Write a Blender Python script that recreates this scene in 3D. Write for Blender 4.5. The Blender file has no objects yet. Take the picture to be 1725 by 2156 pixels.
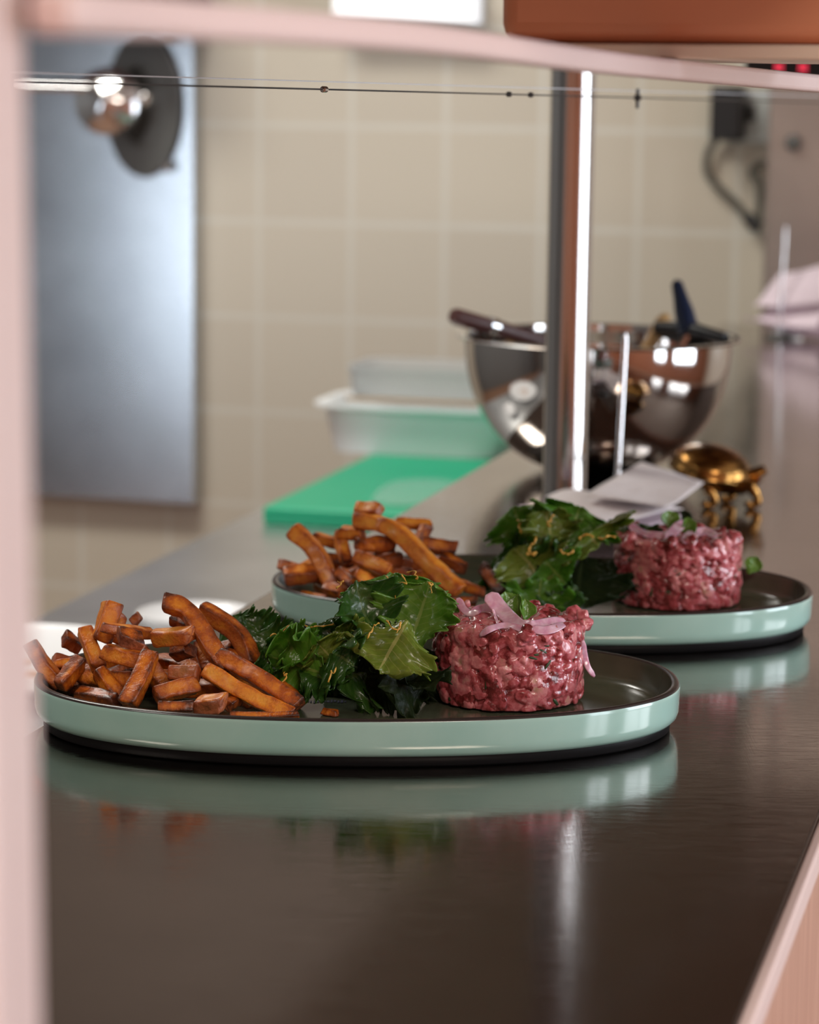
import bpy, math, random
from mathutils import Vector, Matrix, noise

S = bpy.context.scene
COL = S.collection
PI = math.pi

# ------------------------------------------------------------------ camera
FPX = 5600.0
CX, CY = 862.5, 1078.0
CAM_H = 0.32
PITCH = math.atan((1078.0 - 186.0) / FPX)
ROLL = 0.013
CAM = Vector((0, 0, CAM_H))
FWD = Vector((0, math.cos(PITCH), -math.sin(PITCH)))
UP0 = Vector((0, math.sin(PITCH), math.cos(PITCH)))
RT0 = Vector((1, 0, 0))
RT = RT0 * math.cos(ROLL) + UP0 * math.sin(ROLL)
UP = -RT0 * math.sin(ROLL) + UP0 * math.cos(ROLL)

cam_d = bpy.data.cameras.new('camera')
cam = bpy.data.objects.new('camera', cam_d)
COL.objects.link(cam)
cam_d.sensor_fit = 'VERTICAL'
cam_d.sensor_height = 36.0
cam_d.sensor_width = 28.8
cam_d.lens = 36.0 * FPX / 2156.0
cam_d.clip_start = 0.02
cam_d.dof.use_dof = True
cam_d.dof.focus_distance = 1.315
cam_d.dof.aperture_fstop = 10.0
M = Matrix((RT, UP, -FWD)).transposed().to_4x4()
M.translation = CAM
cam.matrix_world = M
S.camera = cam

# room axes: the counter runs 15 degrees off the view direction
YAW = math.atan((2316 - CX) / (FPX / math.cos(PITCH)))
DN = Vector((math.cos(YAW), -math.sin(YAW), 0))   # across the counter
DD = Vector((math.sin(YAW), math.cos(YAW), 0))    # along the counter


def ST(s, t, z):
    return DN * s + DD * t + Vector((0, 0, z))


def ray(u, v):
    return FWD + RT * ((u - CX) / FPX) - UP * ((v - CY) / FPX)


def at(u, v, d):
    return CAM + ray(u, v) * d


def onz(u, v, z):
    r = ray(u, v)
    return CAM + r * ((z - CAM_H) / r.z)


def ont(u, v, t):
    r = ray(u, v)
    return CAM + r * ((t - CAM.dot(DD)) / r.dot(DD))


# ------------------------------------------------------------------ world, lights, exposure
W = bpy.data.worlds.new('sky')
S.world = W
W.use_nodes = True
W.node_tree.nodes['Background'].inputs[0].default_value = (0.75, 0.87, 1.0, 1)
W.node_tree.nodes['Background'].inputs[1].default_value = 3.0
S.view_settings.view_transform = 'Standard'
S.view_settings.look = 'None'
S.view_settings.gamma = 1.0
S.view_settings.use_curve_mapping = False
S.view_settings.exposure = 0.0


def area(name, loc, direction, sx, sy, power, col):
    l = bpy.data.lights.new(name, 'AREA')
    l.shape = 'RECTANGLE'
    l.size, l.size_y = sx, sy
    l.energy = power
    l.color = col
    o = bpy.data.objects.new(name, l)
    COL.objects.link(o)
    o.location = loc
    o.rotation_euler = Vector(direction).to_track_quat('-Z', 'Y').to_euler()
    return o


FLOOR, CEIL = -1.05, 1.85
TB, TF, SL, SR = 4.0, -3.0, -3.2, 3.0
WIN = [(0.25, 0.95), (1.5, 2.9)]
area('window_light', ST(SR + 0.1, 0.6, 0.5), -DN, 0.62, 2.0, 27, (0.86, 0.92, 1.0))
area('window_light', ST(SR + 0.1, 2.2, 0.5), -DN, 1.34, 2.0, 60, (0.86, 0.92, 1.0))
area('added_left_light', ST(SL - 0.06, -1.95, -0.2), DN, 1.1, 1.2, 26, (0.84, 0.92, 1.0))  # unseen, added so the steel cabinet's edge shows a bright reflection
area('kitchen_lamp_light', ST(-1.5, 2.5, CEIL - 0.09), (0, 0, -1), 1.2, 0.6, 50, (1.0, 0.97, 0.90))
area('kitchen_lamp_light', ST(-1.2, 0.2, CEIL - 0.09), (0, 0, -1), 1.2, 0.6, 28, (1.0, 0.95, 0.88))
area('warm_fill_light', ST(1.2, -1.2, CEIL - 0.09), (0, 0, -1), 1.0, 1.0, 72, (1.0, 0.86, 0.75))  # added warm fill from above, no fixture belongs to it


# ------------------------------------------------------------------ materials
def mat(name, col, rough=0.5, metal=0.0, **kw):
    m = bpy.data.materials.new(name)
    m.use_nodes = True
    b = m.node_tree.nodes['Principled BSDF']
    b.inputs['Base Color'].default_value = (*col, 1)
    b.inputs['Roughness'].default_value = rough
    b.inputs['Metallic'].default_value = metal
    for k, v in kw.items():
        b.inputs[k.replace('_', ' ')].default_value = v
    return m


def N(m, typ, **props):
    n = m.node_tree.nodes.new(typ)
    for k, v in props.items():
        setattr(n, k, v)
    return n


def L(m, a, b):
    m.node_tree.links.new(a, b)


def bsdf(m):
    return m.node_tree.nodes['Principled BSDF']


def tex_noise(m, scale, detail=4, coord='Object', stretch=None, rough=0.55):
    tc = N(m, 'ShaderNodeTexCoord')
    n = N(m, 'ShaderNodeTexNoise')
    n.inputs['Scale'].default_value = scale
    n.inputs['Detail'].default_value = detail
    n.inputs['Roughness'].default_value = rough
    src = tc.outputs[coord]
    if stretch:
        mp = N(m, 'ShaderNodeMapping')
        mp.inputs['Scale'].default_value = stretch[0]
        mp.inputs['Rotation'].default_value = (0, 0, stretch[1])
        L(m, src, mp.inputs['Vector'])
        src = mp.outputs[0]
    L(m, src, n.inputs['Vector'])
    return n.outputs['Fac']


def ramp(m, fac, stops):
    r = N(m, 'ShaderNodeValToRGB')
    e = r.color_ramp.elements
    while len(e) < len(stops):
        e.new(0.5)
    for i, (p, c) in enumerate(stops):
        e[i].position = p
        e[i].color = (*c, 1) if len(c) == 3 else c
    L(m, fac, r.inputs[0])
    return r.outputs['Color']


def mixc(m, fac, a, b, blend='MIX'):
    x = N(m, 'ShaderNodeMix', data_type='RGBA', blend_type=blend)
    for sock, val in ((x.inputs[0], fac), (x.inputs[6], a), (x.inputs[7], b)):
        if hasattr(val, 'links'):
            L(m, val, sock)
        elif isinstance(val, (int, float)):
            sock.default_value = val
        else:
            sock.default_value = (*val, 1)
    return x.outputs[2]


def math_(m, op, a, b=0.0):
    x = N(m, 'ShaderNodeMath', operation=op)
    for sock, val in ((x.inputs[0], a), (x.inputs[1], b)):
        if hasattr(val, 'links'):
            L(m, val, sock)
        else:
            sock.default_value = val
    return x.outputs[0]


def attr(m, name):
    a = N(m, 'ShaderNodeAttribute', attribute_name=name)
    return a


def bump(m, height, strength, dist):
    b = N(m, 'ShaderNodeBump')
    b.inputs['Strength'].default_value = strength
    b.inputs['Distance'].default_value = dist
    L(m, height, b.inputs['Height'])
    L(m, b.outputs[0], bsdf(m).inputs['Normal'])


# steel of the pass: brushed and scratched
def steel(name, col, rough, var=0.06, scr=0.25):
    m = mat(name, col, rough, 1.0)
    a = tex_noise(m, 60, 3, stretch=((1, 22, 1), YAW + 0.5))
    b = tex_noise(m, 45, 3, stretch=((26, 1, 1), YAW))
    c = tex_noise(m, 6, 5)
    f = math_(m, 'ADD', math_(m, 'MULTIPLY', a, 0.5), math_(m, 'MULTIPLY', b, 0.5))
    r = math_(m, 'ADD', rough - var * 0.5, math_(m, 'MULTIPLY', math_(m, 'ADD', math_(m, 'MULTIPLY', c, 0.5), math_(m, 'MULTIPLY', f, 0.5)), var))
    L(m, r, bsdf(m).inputs['Roughness'])
    cc = ramp(m, c, [(0.3, tuple(x * 0.86 for x in col)), (0.7, tuple(min(1, x * 1.1) for x in col))])
    L(m, cc, bsdf(m).inputs['Base Color'])
    if scr > 0.04:
        tot = None
        for k, ang in enumerate((0.4, 1.1, 2.3, 2.9)):
            sc = tex_noise(m, 30 + 7 * k, 2, stretch=((1, 30, 1), ang))
            ln = N(m, 'ShaderNodeValToRGB')
            e = ln.color_ramp.elements
            e[0].position, e[0].color = 0.60, (0, 0, 0, 1)
            e[1].position, e[1].color = 0.66, (1, 1, 1, 1)
            L(m, sc, ln.inputs[0])
            tot = ln.outputs[0] if tot is None else math_(m, 'MAXIMUM', tot, ln.outputs[0])
        L(m, math_(m, 'ADD', r, math_(m, 'MULTIPLY', tot, 0.05)), bsdf(m).inputs['Roughness'])
        f = math_(m, 'ADD', f, math_(m, 'MULTIPLY', tot, 0.35))
    bump(m, f, scr, 0.0004)
    return m


M_COUNTER = steel('brushed_steel_counter', (0.37, 0.33, 0.30), 0.085, 0.07, 0.05)
M_WORKTOP = steel('steel_worktop', (0.66, 0.67, 0.68), 0.34, 0.08, 0.03)
M_STEEL = mat('polished_steel', (0.62, 0.60, 0.58), 0.10, 1.0)
M_POST = mat('steel_tube', (0.60, 0.585, 0.57), 0.16, 1.0)
M_BOWL = mat('mirror_steel', (0.62, 0.60, 0.58), 0.07, 1.0)
M_CAB = steel('cabinet_steel', (0.52, 0.55, 0.585), 0.20, 0.06, 0.02)
M_CHROME = mat('chrome', (0.8, 0.8, 0.8), 0.12, 1.0)
M_DARKMETAL = mat('dark_metal', (0.10, 0.10, 0.095), 0.4, 0.6)
M_BLACK = mat('black_plastic', (0.012, 0.012, 0.013), 0.35)
M_PINK = mat('pale_pink_paint', (0.74, 0.58, 0.545), 0.35)
M_CREAM = mat('cream_paint', (0.92, 0.80, 0.66), 0.4)
M_COPPER = mat('copper_paint', (0.84, 0.36, 0.20), 0.4)
M_BROWN = mat('brown_underside', (0.17, 0.095, 0.065), 0.5)
M_ADDEDDARK = mat('added_dark_panel', (0.13, 0.098, 0.08), 0.6)
M_GREYWALL = mat('grey_wall_paint', (0.16, 0.165, 0.17), 0.7)
M_PLASTER = mat('plaster', (0.42, 0.36, 0.31), 0.8)
M_FLOOR = mat('floor_boards', (0.30, 0.165, 0.105), 0.5)
M_WHITE = mat('white_porcelain', (0.82, 0.83, 0.85), 0.25)
M_PLASTIC = mat('white_plastic', (0.80, 0.83, 0.85), 0.35)
M_CLEAR = mat('frosted_plastic', (0.80, 0.82, 0.82), 0.35, 0.0, Transmission_Weight=0.75, IOR=1.2)
M_GREEN = mat('green_board_plastic', (0.0, 0.36, 0.185), 0.42)
M_BRASS = mat('aged_brass', (0.42, 0.22, 0.055), 0.24, 1.0)
M_MAROON = mat('maroon_handle', (0.085, 0.032, 0.028), 0.4)
M_BLUE = mat('blue_handle', (0.008, 0.018, 0.05), 0.35)
M_GREY = mat('grey_plastic', (0.45, 0.47, 0.46), 0.5)
M_CABLE = mat('grey_cable', (0.085, 0.08, 0.065), 0.5)
M_RED = mat('red_led', (0.5, 0.02, 0.04), 0.4, Emission_Color=(1, 0.05, 0.1, 1), Emission_Strength=0.8)
M_LAMP = mat('lamp_diffuser', (0.9, 0.9, 0.9), 0.5)
_n = tex_noise(M_BRASS, 90, 4, stretch=((1, 1, 5), 0.4))
L(M_BRASS, ramp(M_BRASS, _n, [(0.35, (0.09, 0.04, 0.012)), (0.6, (0.45, 0.24, 0.07))]), bsdf(M_BRASS).inputs['Base Color'])

# tiled wall
M_TILE = mat('beige_tile', (0.5, 0.46, 0.38), 0.28)


def setup_tile():
    m = M_TILE
    uv = N(m, 'ShaderNodeUVMap')
    br = N(m, 'ShaderNodeTexBrick', offset=0.0, squash=1.0)
    br.inputs['Scale'].default_value = 1.0
    br.inputs['Color1'].default_value = (0.53, 0.480, 0.395, 1)
    br.inputs['Color2'].default_value = (0.55, 0.50, 0.410, 1)
    br.inputs['Mortar'].default_value = (0.585, 0.56, 0.49, 1)
    br.inputs['Brick Width'].default_value = 1.0
    br.inputs['Row Height'].default_value = 1.0
    br.inputs['Mortar Size'].default_value = 0.035
    br.inputs['Mortar Smooth'].default_value = 0.2
    L(m, uv.outputs[0], br.inputs['Vector'])
    L(m, br.outputs['Color'], bsdf(m).inputs['Base Color'])
    L(m, math_(m, 'ADD', math_(m, 'MULTIPLY', br.outputs['Fac'], 0.4), 0.3), bsdf(m).inputs['Roughness'])


setup_tile()

# wood
M_WOOD = mat('pale_wood', (0.5, 0.3, 0.22), 0.45)
_f = tex_noise(M_WOOD, 14, 5, stretch=((22, 22, 0.6), 0.0))
L(M_WOOD, ramp(M_WOOD, _f, [(0.3, (0.36, 0.17, 0.11)), (0.7, (0.60, 0.36, 0.27))]), bsdf(M_WOOD).inputs['Base Color'])
M_DARKWOOD = mat('dining_wood', (0.25, 0.12, 0.07), 0.5)
_f = tex_noise(M_DARKWOOD, 5, 4, stretch=((1, 1, 6), 0.0))
L(M_DARKWOOD, ramp(M_DARKWOOD, _f, [(0.3, (0.30, 0.12, 0.07)), (0.7, (0.50, 0.24, 0.15))]), bsdf(M_DARKWOOD).inputs['Base Color'])

# plate glazes
M_GLAZE = mat('sage_glaze', (0.32, 0.50, 0.43), 0.14, 0.0, Coat_Weight=0.4, Coat_Roughness=0.06)
_f = tex_noise(M_GLAZE, 18, 4)
L(M_GLAZE, ramp(M_GLAZE, _f, [(0.35, (0.29, 0.49, 0.435)), (0.68, (0.36, 0.55, 0.49))]), bsdf(M_GLAZE).inputs['Base Color'])
M_WELL = mat('olive_glaze', (0.045, 0.052, 0.032), 0.20, 0.0, Coat_Weight=0.3, Coat_Roughness=0.08)
_f = tex_noise(M_WELL, 25, 4)
L(M_WELL, ramp(M_WELL, _f, [(0.3, (0.062, 0.075, 0.048)), (0.7, (0.105, 0.118, 0.075))]), bsdf(M_WELL).inputs['Base Color'])
M_RIM = mat('dark_rim_glaze', (0.030, 0.022, 0.020), 0.22)
M_FOOT = mat('black_foot', (0.004, 0.004, 0.005), 0.5, 0.0, Specular_IOR_Level=0.2)
M_INK = mat('blue_ink', (0.01, 0.012, 0.05), 0.5)

# paper
M_PAPER = mat('receipt_paper', (0.78, 0.68, 0.68), 0.7)
M_PAPER2 = mat('pink_receipt_paper', (0.74, 0.62, 0.69), 0.7)
_f = tex_noise(M_PAPER, 70, 3)
L(M_PAPER, ramp(M_PAPER, _f, [(0.3, (0.76, 0.69, 0.68)), (0.5, (0.86, 0.80, 0.80))]), bsdf(M_PAPER).inputs['Base Color'])

# fries
M_FRY = mat('fried_potato', (0.5, 0.2, 0.03), 0.42, 0.0, Subsurface_Weight=0.10, Subsurface_Scale=0.003,
            Coat_Weight=0.2, Coat_Roughness=0.2, Specular_IOR_Level=0.32)


def setup_fry():
    m = M_FRY
    bsdf(m).inputs['Subsurface Radius'].default_value = (1.0, 0.45, 0.15)
    a = attr(m, 'browning')
    sk = attr(m, 'skin')
    n1 = tex_noise(m, 130, 5)
    n2 = tex_noise(m, 600, 3)
    oi = N(m, 'ShaderNodeObjectInfo')
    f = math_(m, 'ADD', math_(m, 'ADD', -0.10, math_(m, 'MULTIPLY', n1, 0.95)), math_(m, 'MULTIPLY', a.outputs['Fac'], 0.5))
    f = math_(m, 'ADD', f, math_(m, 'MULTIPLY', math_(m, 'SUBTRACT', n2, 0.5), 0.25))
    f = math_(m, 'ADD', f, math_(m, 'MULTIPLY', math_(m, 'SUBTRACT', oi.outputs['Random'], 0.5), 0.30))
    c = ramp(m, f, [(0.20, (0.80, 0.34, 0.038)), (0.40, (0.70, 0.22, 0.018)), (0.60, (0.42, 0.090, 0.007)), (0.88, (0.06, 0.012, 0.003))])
    c2 = ramp(m, n1, [(0.35, (0.11, 0.026, 0.012)), (0.62, (0.42, 0.125, 0.052))])
    L(m, mixc(m, sk.outputs['Fac'], c, c2), bsdf(m).inputs['Base Color'])
    bump(m, math_(m, 'ADD', math_(m, 'MULTIPLY', n2, 0.7), n1), 0.8, 0.0011)


setup_fry()


# lettuce
def leaf_mat(name, dark, light, vein, trans=0.36):
    m = mat(name, dark, 0.28, 0.0, Coat_Weight=0.3, Coat_Roughness=0.10)
    uv = N(m, 'ShaderNodeUVMap')
    sp = N(m, 'ShaderNodeSeparateXYZ')
    L(m, uv.outputs[0], sp.inputs[0])
    u, v = sp.outputs[0], sp.outputs[1]
    av = math_(m, 'ABSOLUTE', v)
    mid = math_(m, 'LESS_THAN', av, math_(m, 'SUBTRACT', 0.07, math_(m, 'MULTIPLY', u, 0.05)))
    ph = math_(m, 'SUBTRACT', math_(m, 'MULTIPLY', u, 9.0), math_(m, 'MULTIPLY', av, 3.2))
    nz = tex_noise(m, 90, 4)
    ph = math_(m, 'ADD', ph, math_(m, 'MULTIPLY', nz, 0.7))
    fr = math_(m, 'ABSOLUTE', math_(m, 'SUBTRACT', math_(m, 'FRACT', ph), 0.5))
    side = math_(m, 'MULTIPLY', math_(m, 'LESS_THAN', fr, 0.05), 0.5)
    vf = math_(m, 'MAXIMUM', mid, side)
    c = ramp(m, nz, [(0.3, dark), (0.7, light)])
    c = mixc(m, math_(m, 'MULTIPLY', vf, 0.75), c, vein)
    L(m, c, bsdf(m).inputs['Base Color'])
    bump(m, math_(m, 'ADD', tex_noise(m, 260, 4), math_(m, 'MULTIPLY', vf, 0.6)), 0.45, 0.0008)
    tr = N(m, 'ShaderNodeBsdfTranslucent')
    L(m, mixc(m, 1.0, c, (1.0, 1.2, 0.5), 'MULTIPLY'), tr.inputs[0])
    mx = N(m, 'ShaderNodeMixShader')
    mx.inputs[0].default_value = trans
    L(m, bsdf(m).outputs[0], mx.inputs[1])
    L(m, tr.outputs[0], mx.inputs[2])
    L(m, mx.outputs[0], m.node_tree.nodes['Material Output'].inputs[0])
    return m


LEAF = {
    'd': leaf_mat('dark_green_leaf', (0.025, 0.085, 0.012), (0.060, 0.16, 0.022), (0.12, 0.20, 0.04)),
    'm': leaf_mat('green_leaf', (0.07, 0.22, 0.018), (0.15, 0.36, 0.032), (0.30, 0.42, 0.09)),
    'l': leaf_mat('olive_green_leaf', (0.13, 0.21, 0.020), (0.25, 0.31, 0.045), (0.48, 0.45, 0.15)),
    'p': leaf_mat('purple_green_leaf', (0.008, 0.020, 0.005), (0.022, 0.034, 0.010), (0.04, 0.06, 0.02)),
    'b': leaf_mat('bright_cress_leaf', (0.10, 0.27, 0.022), (0.20, 0.36, 0.05), (0.34, 0.46, 0.13)),
}
bsdf(LEAF['p']).inputs['Roughness'].default_value = 0.42
bsdf(LEAF['p']).inputs['Coat Weight'].default_value = 0.0
bsdf(LEAF['p']).inputs['Specular IOR Level'].default_value = 0.18
M_ZEST = mat('lemon_zest', (0.62, 0.34, 0.05), 0.4)
M_ONION = mat('pink_onion', (0.66, 0.26, 0.37), 0.22, 0.0, Subsurface_Weight=0.3, Subsurface_Scale=0.003, Coat_Weight=0.4)
_f = tex_noise(M_ONION, 160, 3)
L(M_ONION, ramp(M_ONION, _f, [(0.35, (0.66, 0.30, 0.43)), (0.68, (0.85, 0.58, 0.67))]), bsdf(M_ONION).inputs['Base Color'])
M_HERB = mat('chopped_herb', (0.03, 0.06, 0.02), 0.4)
M_MEAT = mat('raw_beef', (0.4, 0.08, 0.09), 0.22, 0.0, Subsurface_Weight=0.15, Subsurface_Scale=0.004, Coat_Weight=0.7, Coat_Roughness=0.08)


def setup_meat():
    m = M_MEAT
    bsdf(m).inputs['Subsurface Radius'].default_value = (1.0, 0.3, 0.25)
    tc = N(m, 'ShaderNodeTexCoord')
    vo = N(m, 'ShaderNodeTexVoronoi')
    vo.inputs['Scale'].default_value = 165
    dn = N(m, 'ShaderNodeTexNoise')
    dn.inputs['Scale'].default_value = 260
    L(m, tc.outputs['Object'], dn.inputs['Vector'])
    vm = N(m, 'ShaderNodeVectorMath', operation='MULTIPLY_ADD')
    vm.inputs[1].default_value = (0.006, 0.006, 0.006)
    L(m, dn.outputs['Color'], vm.inputs[0])
    L(m, tc.outputs['Object'], vm.inputs[2])
    L(m, vm.outputs[0], vo.inputs['Vector'])
    sp = N(m, 'ShaderNodeSeparateColor')
    L(m, vo.outputs['Color'], sp.inputs[0])
    n1 = tex_noise(m, 300, 4)
    n0 = tex_noise(m, 55, 3)
    f = math_(m, 'ADD', math_(m, 'MULTIPLY', sp.outputs[0], 0.62), math_(m, 'MULTIPLY', math_(m, 'SUBTRACT', n1, 0.5), 1.1))
    f = math_(m, 'ADD', f, math_(m, 'ADD', 0.10, math_(m, 'MULTIPLY', math_(m, 'SUBTRACT', n0, 0.5), 1.1)))
    c = ramp(m, f, [(0.05, (0.15, 0.016, 0.016)), (0.28, (0.37, 0.055, 0.064)), (0.50, (0.53, 0.125, 0.145)), (0.80, (0.68, 0.26, 0.265)), (1.0, (0.52, 0.29, 0.20))])
    L(m, c, bsdf(m).inputs['Base Color'])
    bump(m, tex_noise(m, 900, 3), 0.35, 0.0006)


setup_meat()


# ------------------------------------------------------------------ mesh builder
class MB:
    def __init__(self):
        self.v, self.f, self.at, self.uv, self.mi = [], [], {}, None, []

    def add(self, verts, faces, **attrs):
        o = len(self.v)
        self.v += [Vector(p) for p in verts]
        self.f += [tuple(i + o for i in f) for f in faces]
        for k, vals in attrs.items():
            self.at.setdefault(k, []).extend(vals)
        return self

    def box(self, s0, s1, t0, t1, z0, z1):
        """box lined up with the room"""
        c = [ST(s, t, z) for z in (z0, z1) for t in (t0, t1) for s in (s0, s1)]
        return self.add(c, [(0, 2, 3, 1), (4, 5, 7, 6), (0, 1, 5, 4), (2, 6, 7, 3), (0, 4, 6, 2), (1, 3, 7, 5)])

    def obox(self, c, ax, ay, az):
        c = Vector(c)
        p = [c + ax * i + ay * j + az * k for k in (-1, 1) for j in (-1, 1) for i in (-1, 1)]
        return self.add(p, [(0, 2, 3, 1), (4, 5, 7, 6), (0, 1, 5, 4), (2, 6, 7, 3), (0, 4, 6, 2), (1, 3, 7, 5)])

    def tube(self, pts, r, n=10, caps=True):
        pts = [Vector(p) for p in pts]
        rs = r if isinstance(r, (list, tuple)) else [r] * len(pts)
        V, F = [], []
        nrm = None
        for i, p in enumerate(pts):
            tn = (pts[min(i + 1, len(pts) - 1)] - pts[max(i - 1, 0)]).normalized()
            if nrm is None:
                nrm = tn.orthogonal().normalized()
            nrm = (nrm - tn * nrm.dot(tn)).normalized()
            bn = tn.cross(nrm)
            for k in range(n):
                a = 2 * PI * k / n
                V.append(p + (nrm * math.cos(a) + bn * math.sin(a)) * rs[i])
        m = len(pts)
        for i in range(m - 1):
            for k in range(n):
                F.append((i * n + k, i * n + (k + 1) % n, (i + 1) * n + (k + 1) % n, (i + 1) * n + k))
        if caps:
            F.append(tuple(range(n - 1, -1, -1)))
            F.append(tuple((m - 1) * n + k for k in range(n)))
        return self.add(V, F)

    def lathe(self, prof, c, n=48, axis=Vector((0, 0, 1)), sx=1.0):
        c = Vector(c)
        axis = Vector(axis).normalized()
        e1 = axis.cross(Vector((0, 0, 1))).normalized() if abs(axis.z) < 0.9 else Vector((1, 0, 0))
        e1 = (e1 - axis * e1.dot(axis)).normalized()
        e2 = axis.cross(e1)
        V, F = [], []
        for (r, z) in prof:
            for k in range(n):
                a = 2 * PI * k / n
                V.append(c + e1 * (r * math.cos(a) * sx) + e2 * (r * math.sin(a)) + axis * z)
        m = len(prof)
        for i in range(m - 1):
            for k in range(n):
                F.append((i * n + k, i * n + (k + 1) % n, (i + 1) * n + (k + 1) % n, (i + 1) * n + k))
        if prof[0][0] > 1e-6:
            F.append(tuple(range(n - 1, -1, -1)))
        if prof[-1][0] > 1e-6:
            F.append(tuple((m - 1) * n + k for k in range(n)))
        return self.add(V, F)

    def build(self, name, m, parent=None, smooth=True, bevel=0.0, seg=2, angle=35, subsurf=0, solid=0.0, loc=None):
        if parent is not None:
            base = Vector(parent['_o'])
        elif loc is not None:
            base = Vector(loc)
        else:
            xs = [p.x for p in self.v]; ys = [p.y for p in self.v]; zs = [p.z for p in self.v]
            base = Vector(((min(xs) + max(xs)) / 2, (min(ys) + max(ys)) / 2, min(zs)))
        me = bpy.data.meshes.new(name)
        me.from_pydata([p - base for p in self.v], [], self.f)
        for k, vals in self.at.items():
            a = me.attributes.new(k, 'FLOAT', 'POINT')
            a.data.foreach_set('value', vals)
        if self.uv:
            ul = me.uv_layers.new(name='UVMap')
            for lp in me.loops:
                ul.data[lp.index].uv = self.uv[lp.vertex_index]
        me.materials.append(m)
        me.update()
        o = bpy.data.objects.new(name, me)
        COL.objects.link(o)
        o['_o'] = tuple(base)
        if parent is not None:
            o.parent = parent
        else:
            o.location = base
        if solid:
            md = o.modifiers.new('thickness', 'SOLIDIFY'); md.thickness = solid; md.offset = 0
        if bevel:
            md = o.modifiers.new('bevel', 'BEVEL'); md.width = bevel; md.segments = seg; md.limit_method = 'ANGLE'
            md.angle_limit = math.radians(40)
        if subsurf:
            md = o.modifiers.new('subd', 'SUBSURF'); md.levels = subsurf; md.render_levels = subsurf
        if smooth:
            me.shade_smooth()
            if angle < 180 and hasattr(me, 'set_sharp_from_angle'):
                me.set_sharp_from_angle(angle=math.radians(angle))
        return o


def tag(o, label, cat, group=None, kind=None):
    o['label'] = label
    o['category'] = cat
    if group: o['group'] = group
    if kind: o['kind'] = kind
    return o


def thing(name, loc, label, cat, group=None):
    o = bpy.data.objects.new(name, None)
    COL.objects.link(o)
    o.location = loc
    o.empty_display_size = 0.05
    o['_o'] = tuple(loc)
    return tag(o, label, cat, group)


def struct(o, label=None):
    o['kind'] = 'structure'
    if label:
        o['label'] = label
    return o


def spline(pts, n):
    """Catmull-Rom through pts, n samples"""
    pts = [Vector(p) for p in pts]
    if len(pts) == 2:
        return [pts[0].lerp(pts[1], i / (n - 1)) for i in range(n)]
    P = [pts[0] * 2 - pts[1]] + pts + [pts[-1] * 2 - pts[-2]]
    out = []
    m = len(pts) - 1
    for i in range(n):
        x = i / (n - 1) * m
        k = min(int(x), m - 1)
        t = x - k
        a, b, c, d = P[k:k + 4]
        out.append(0.5 * ((2 * b) + (c - a) * t + (2 * a - 5 * b + 4 * c - d) * t * t + (3 * b - a - 3 * c + d) * t ** 3))
    return out


# ------------------------------------------------------------------ the room
def quad_uv(name, p00, p10, p11, p01, uvs, m, thick_dir):
    mb = MB()
    td = Vector(thick_dir)
    mb.add([p00, p10, p11, p01, p00 + td, p10 + td, p11 + td, p01 + td],
           [(0, 1, 2, 3), (7, 6, 5, 4), (0, 4, 5, 1), (1, 5, 6, 2), (2, 6, 7, 3), (3, 7, 4, 0)])
    mb.uv = list(uvs) + list(uvs)
    return mb.build(name, m, smooth=False)


TILE = 0.150
# grout phase: a grout crossing of the photo at pixel (545, 466)
g0 = ont(545, 466, TB)
gs, gz = g0.dot(DN), g0.z


def wuv(s, z):
    return ((s - gs) / TILE + 40, (z - gz) / TILE + 40)


struct(quad_uv('wall_back', ST(SL, TB, FLOOR), ST(SR, TB, FLOOR), ST(SR, TB, CEIL), ST(SL, TB, CEIL),
               [wuv(SL, FLOOR), wuv(SR, FLOOR), wuv(SR, CEIL), wuv(SL, CEIL)], M_TILE, DD * 0.1))
struct(MB().box(SL - 0.1, SR + 0.1, TF - 0.1, TB + 0.1, FLOOR - 0.1, FLOOR).build('floor', M_FLOOR, smooth=False))
struct(MB().box(SL - 0.1, SR + 0.1, TF - 0.1, TB + 0.1, CEIL, CEIL + 0.1).build('ceiling', M_PLASTER, smooth=False))
DW = (-2.55, -1.35, -0.85, 0.45)   # unseen opening, added for the light that the steel cabinet reflects
wf = MB()
wf.box(SL - 0.1, SL, TF, DW[0], FLOOR, CEIL).box(SL - 0.1, SL, DW[1], TB, FLOOR, CEIL)
wf.box(SL - 0.1, SL, DW[0], DW[1], FLOOR, DW[2]).box(SL - 0.1, SL, DW[0], DW[1], DW[3], CEIL)
struct(wf.build('wall_left', M_GREYWALL, smooth=False))
struct(MB().box(SL, SR, TF - 0.1, TF, FLOOR, CEIL).build('wall_front', M_DARKWOOD, smooth=False))
struct(MB().box(-2.3, -1.6, -0.95, -0.15, FLOOR, CEIL).build('unseen_light_block', M_GREYWALL, smooth=False))  # unseen block, added to keep the left opening's light off the post
struct(MB().box(SL, SR, TB - 0.012, TB, 0.54, CEIL).build('unseen_dark_panel_1', M_ADDEDDARK, smooth=False))  # unseen dark panel above the tiles, added so the counter reflects dark
wr = MB()
WZ0, WZ1 = -0.55, 1.6
wr.box(SR, SR + 0.1, TF, TB, FLOOR, WZ0)
wr.box(SR, SR + 0.1, TF, TB, WZ1, CEIL)
wr.box(SR, SR + 0.1, TF, WIN[0][0], WZ0, WZ1)
wr.box(SR, SR + 0.1, WIN[0][1], WIN[1][0], WZ0, WZ1)
wr.box(SR, SR + 0.1, WIN[1][1], TB, WZ0, WZ1)
struct(wr.build('wall_right', M_DARKWOOD, smooth=False))
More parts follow.
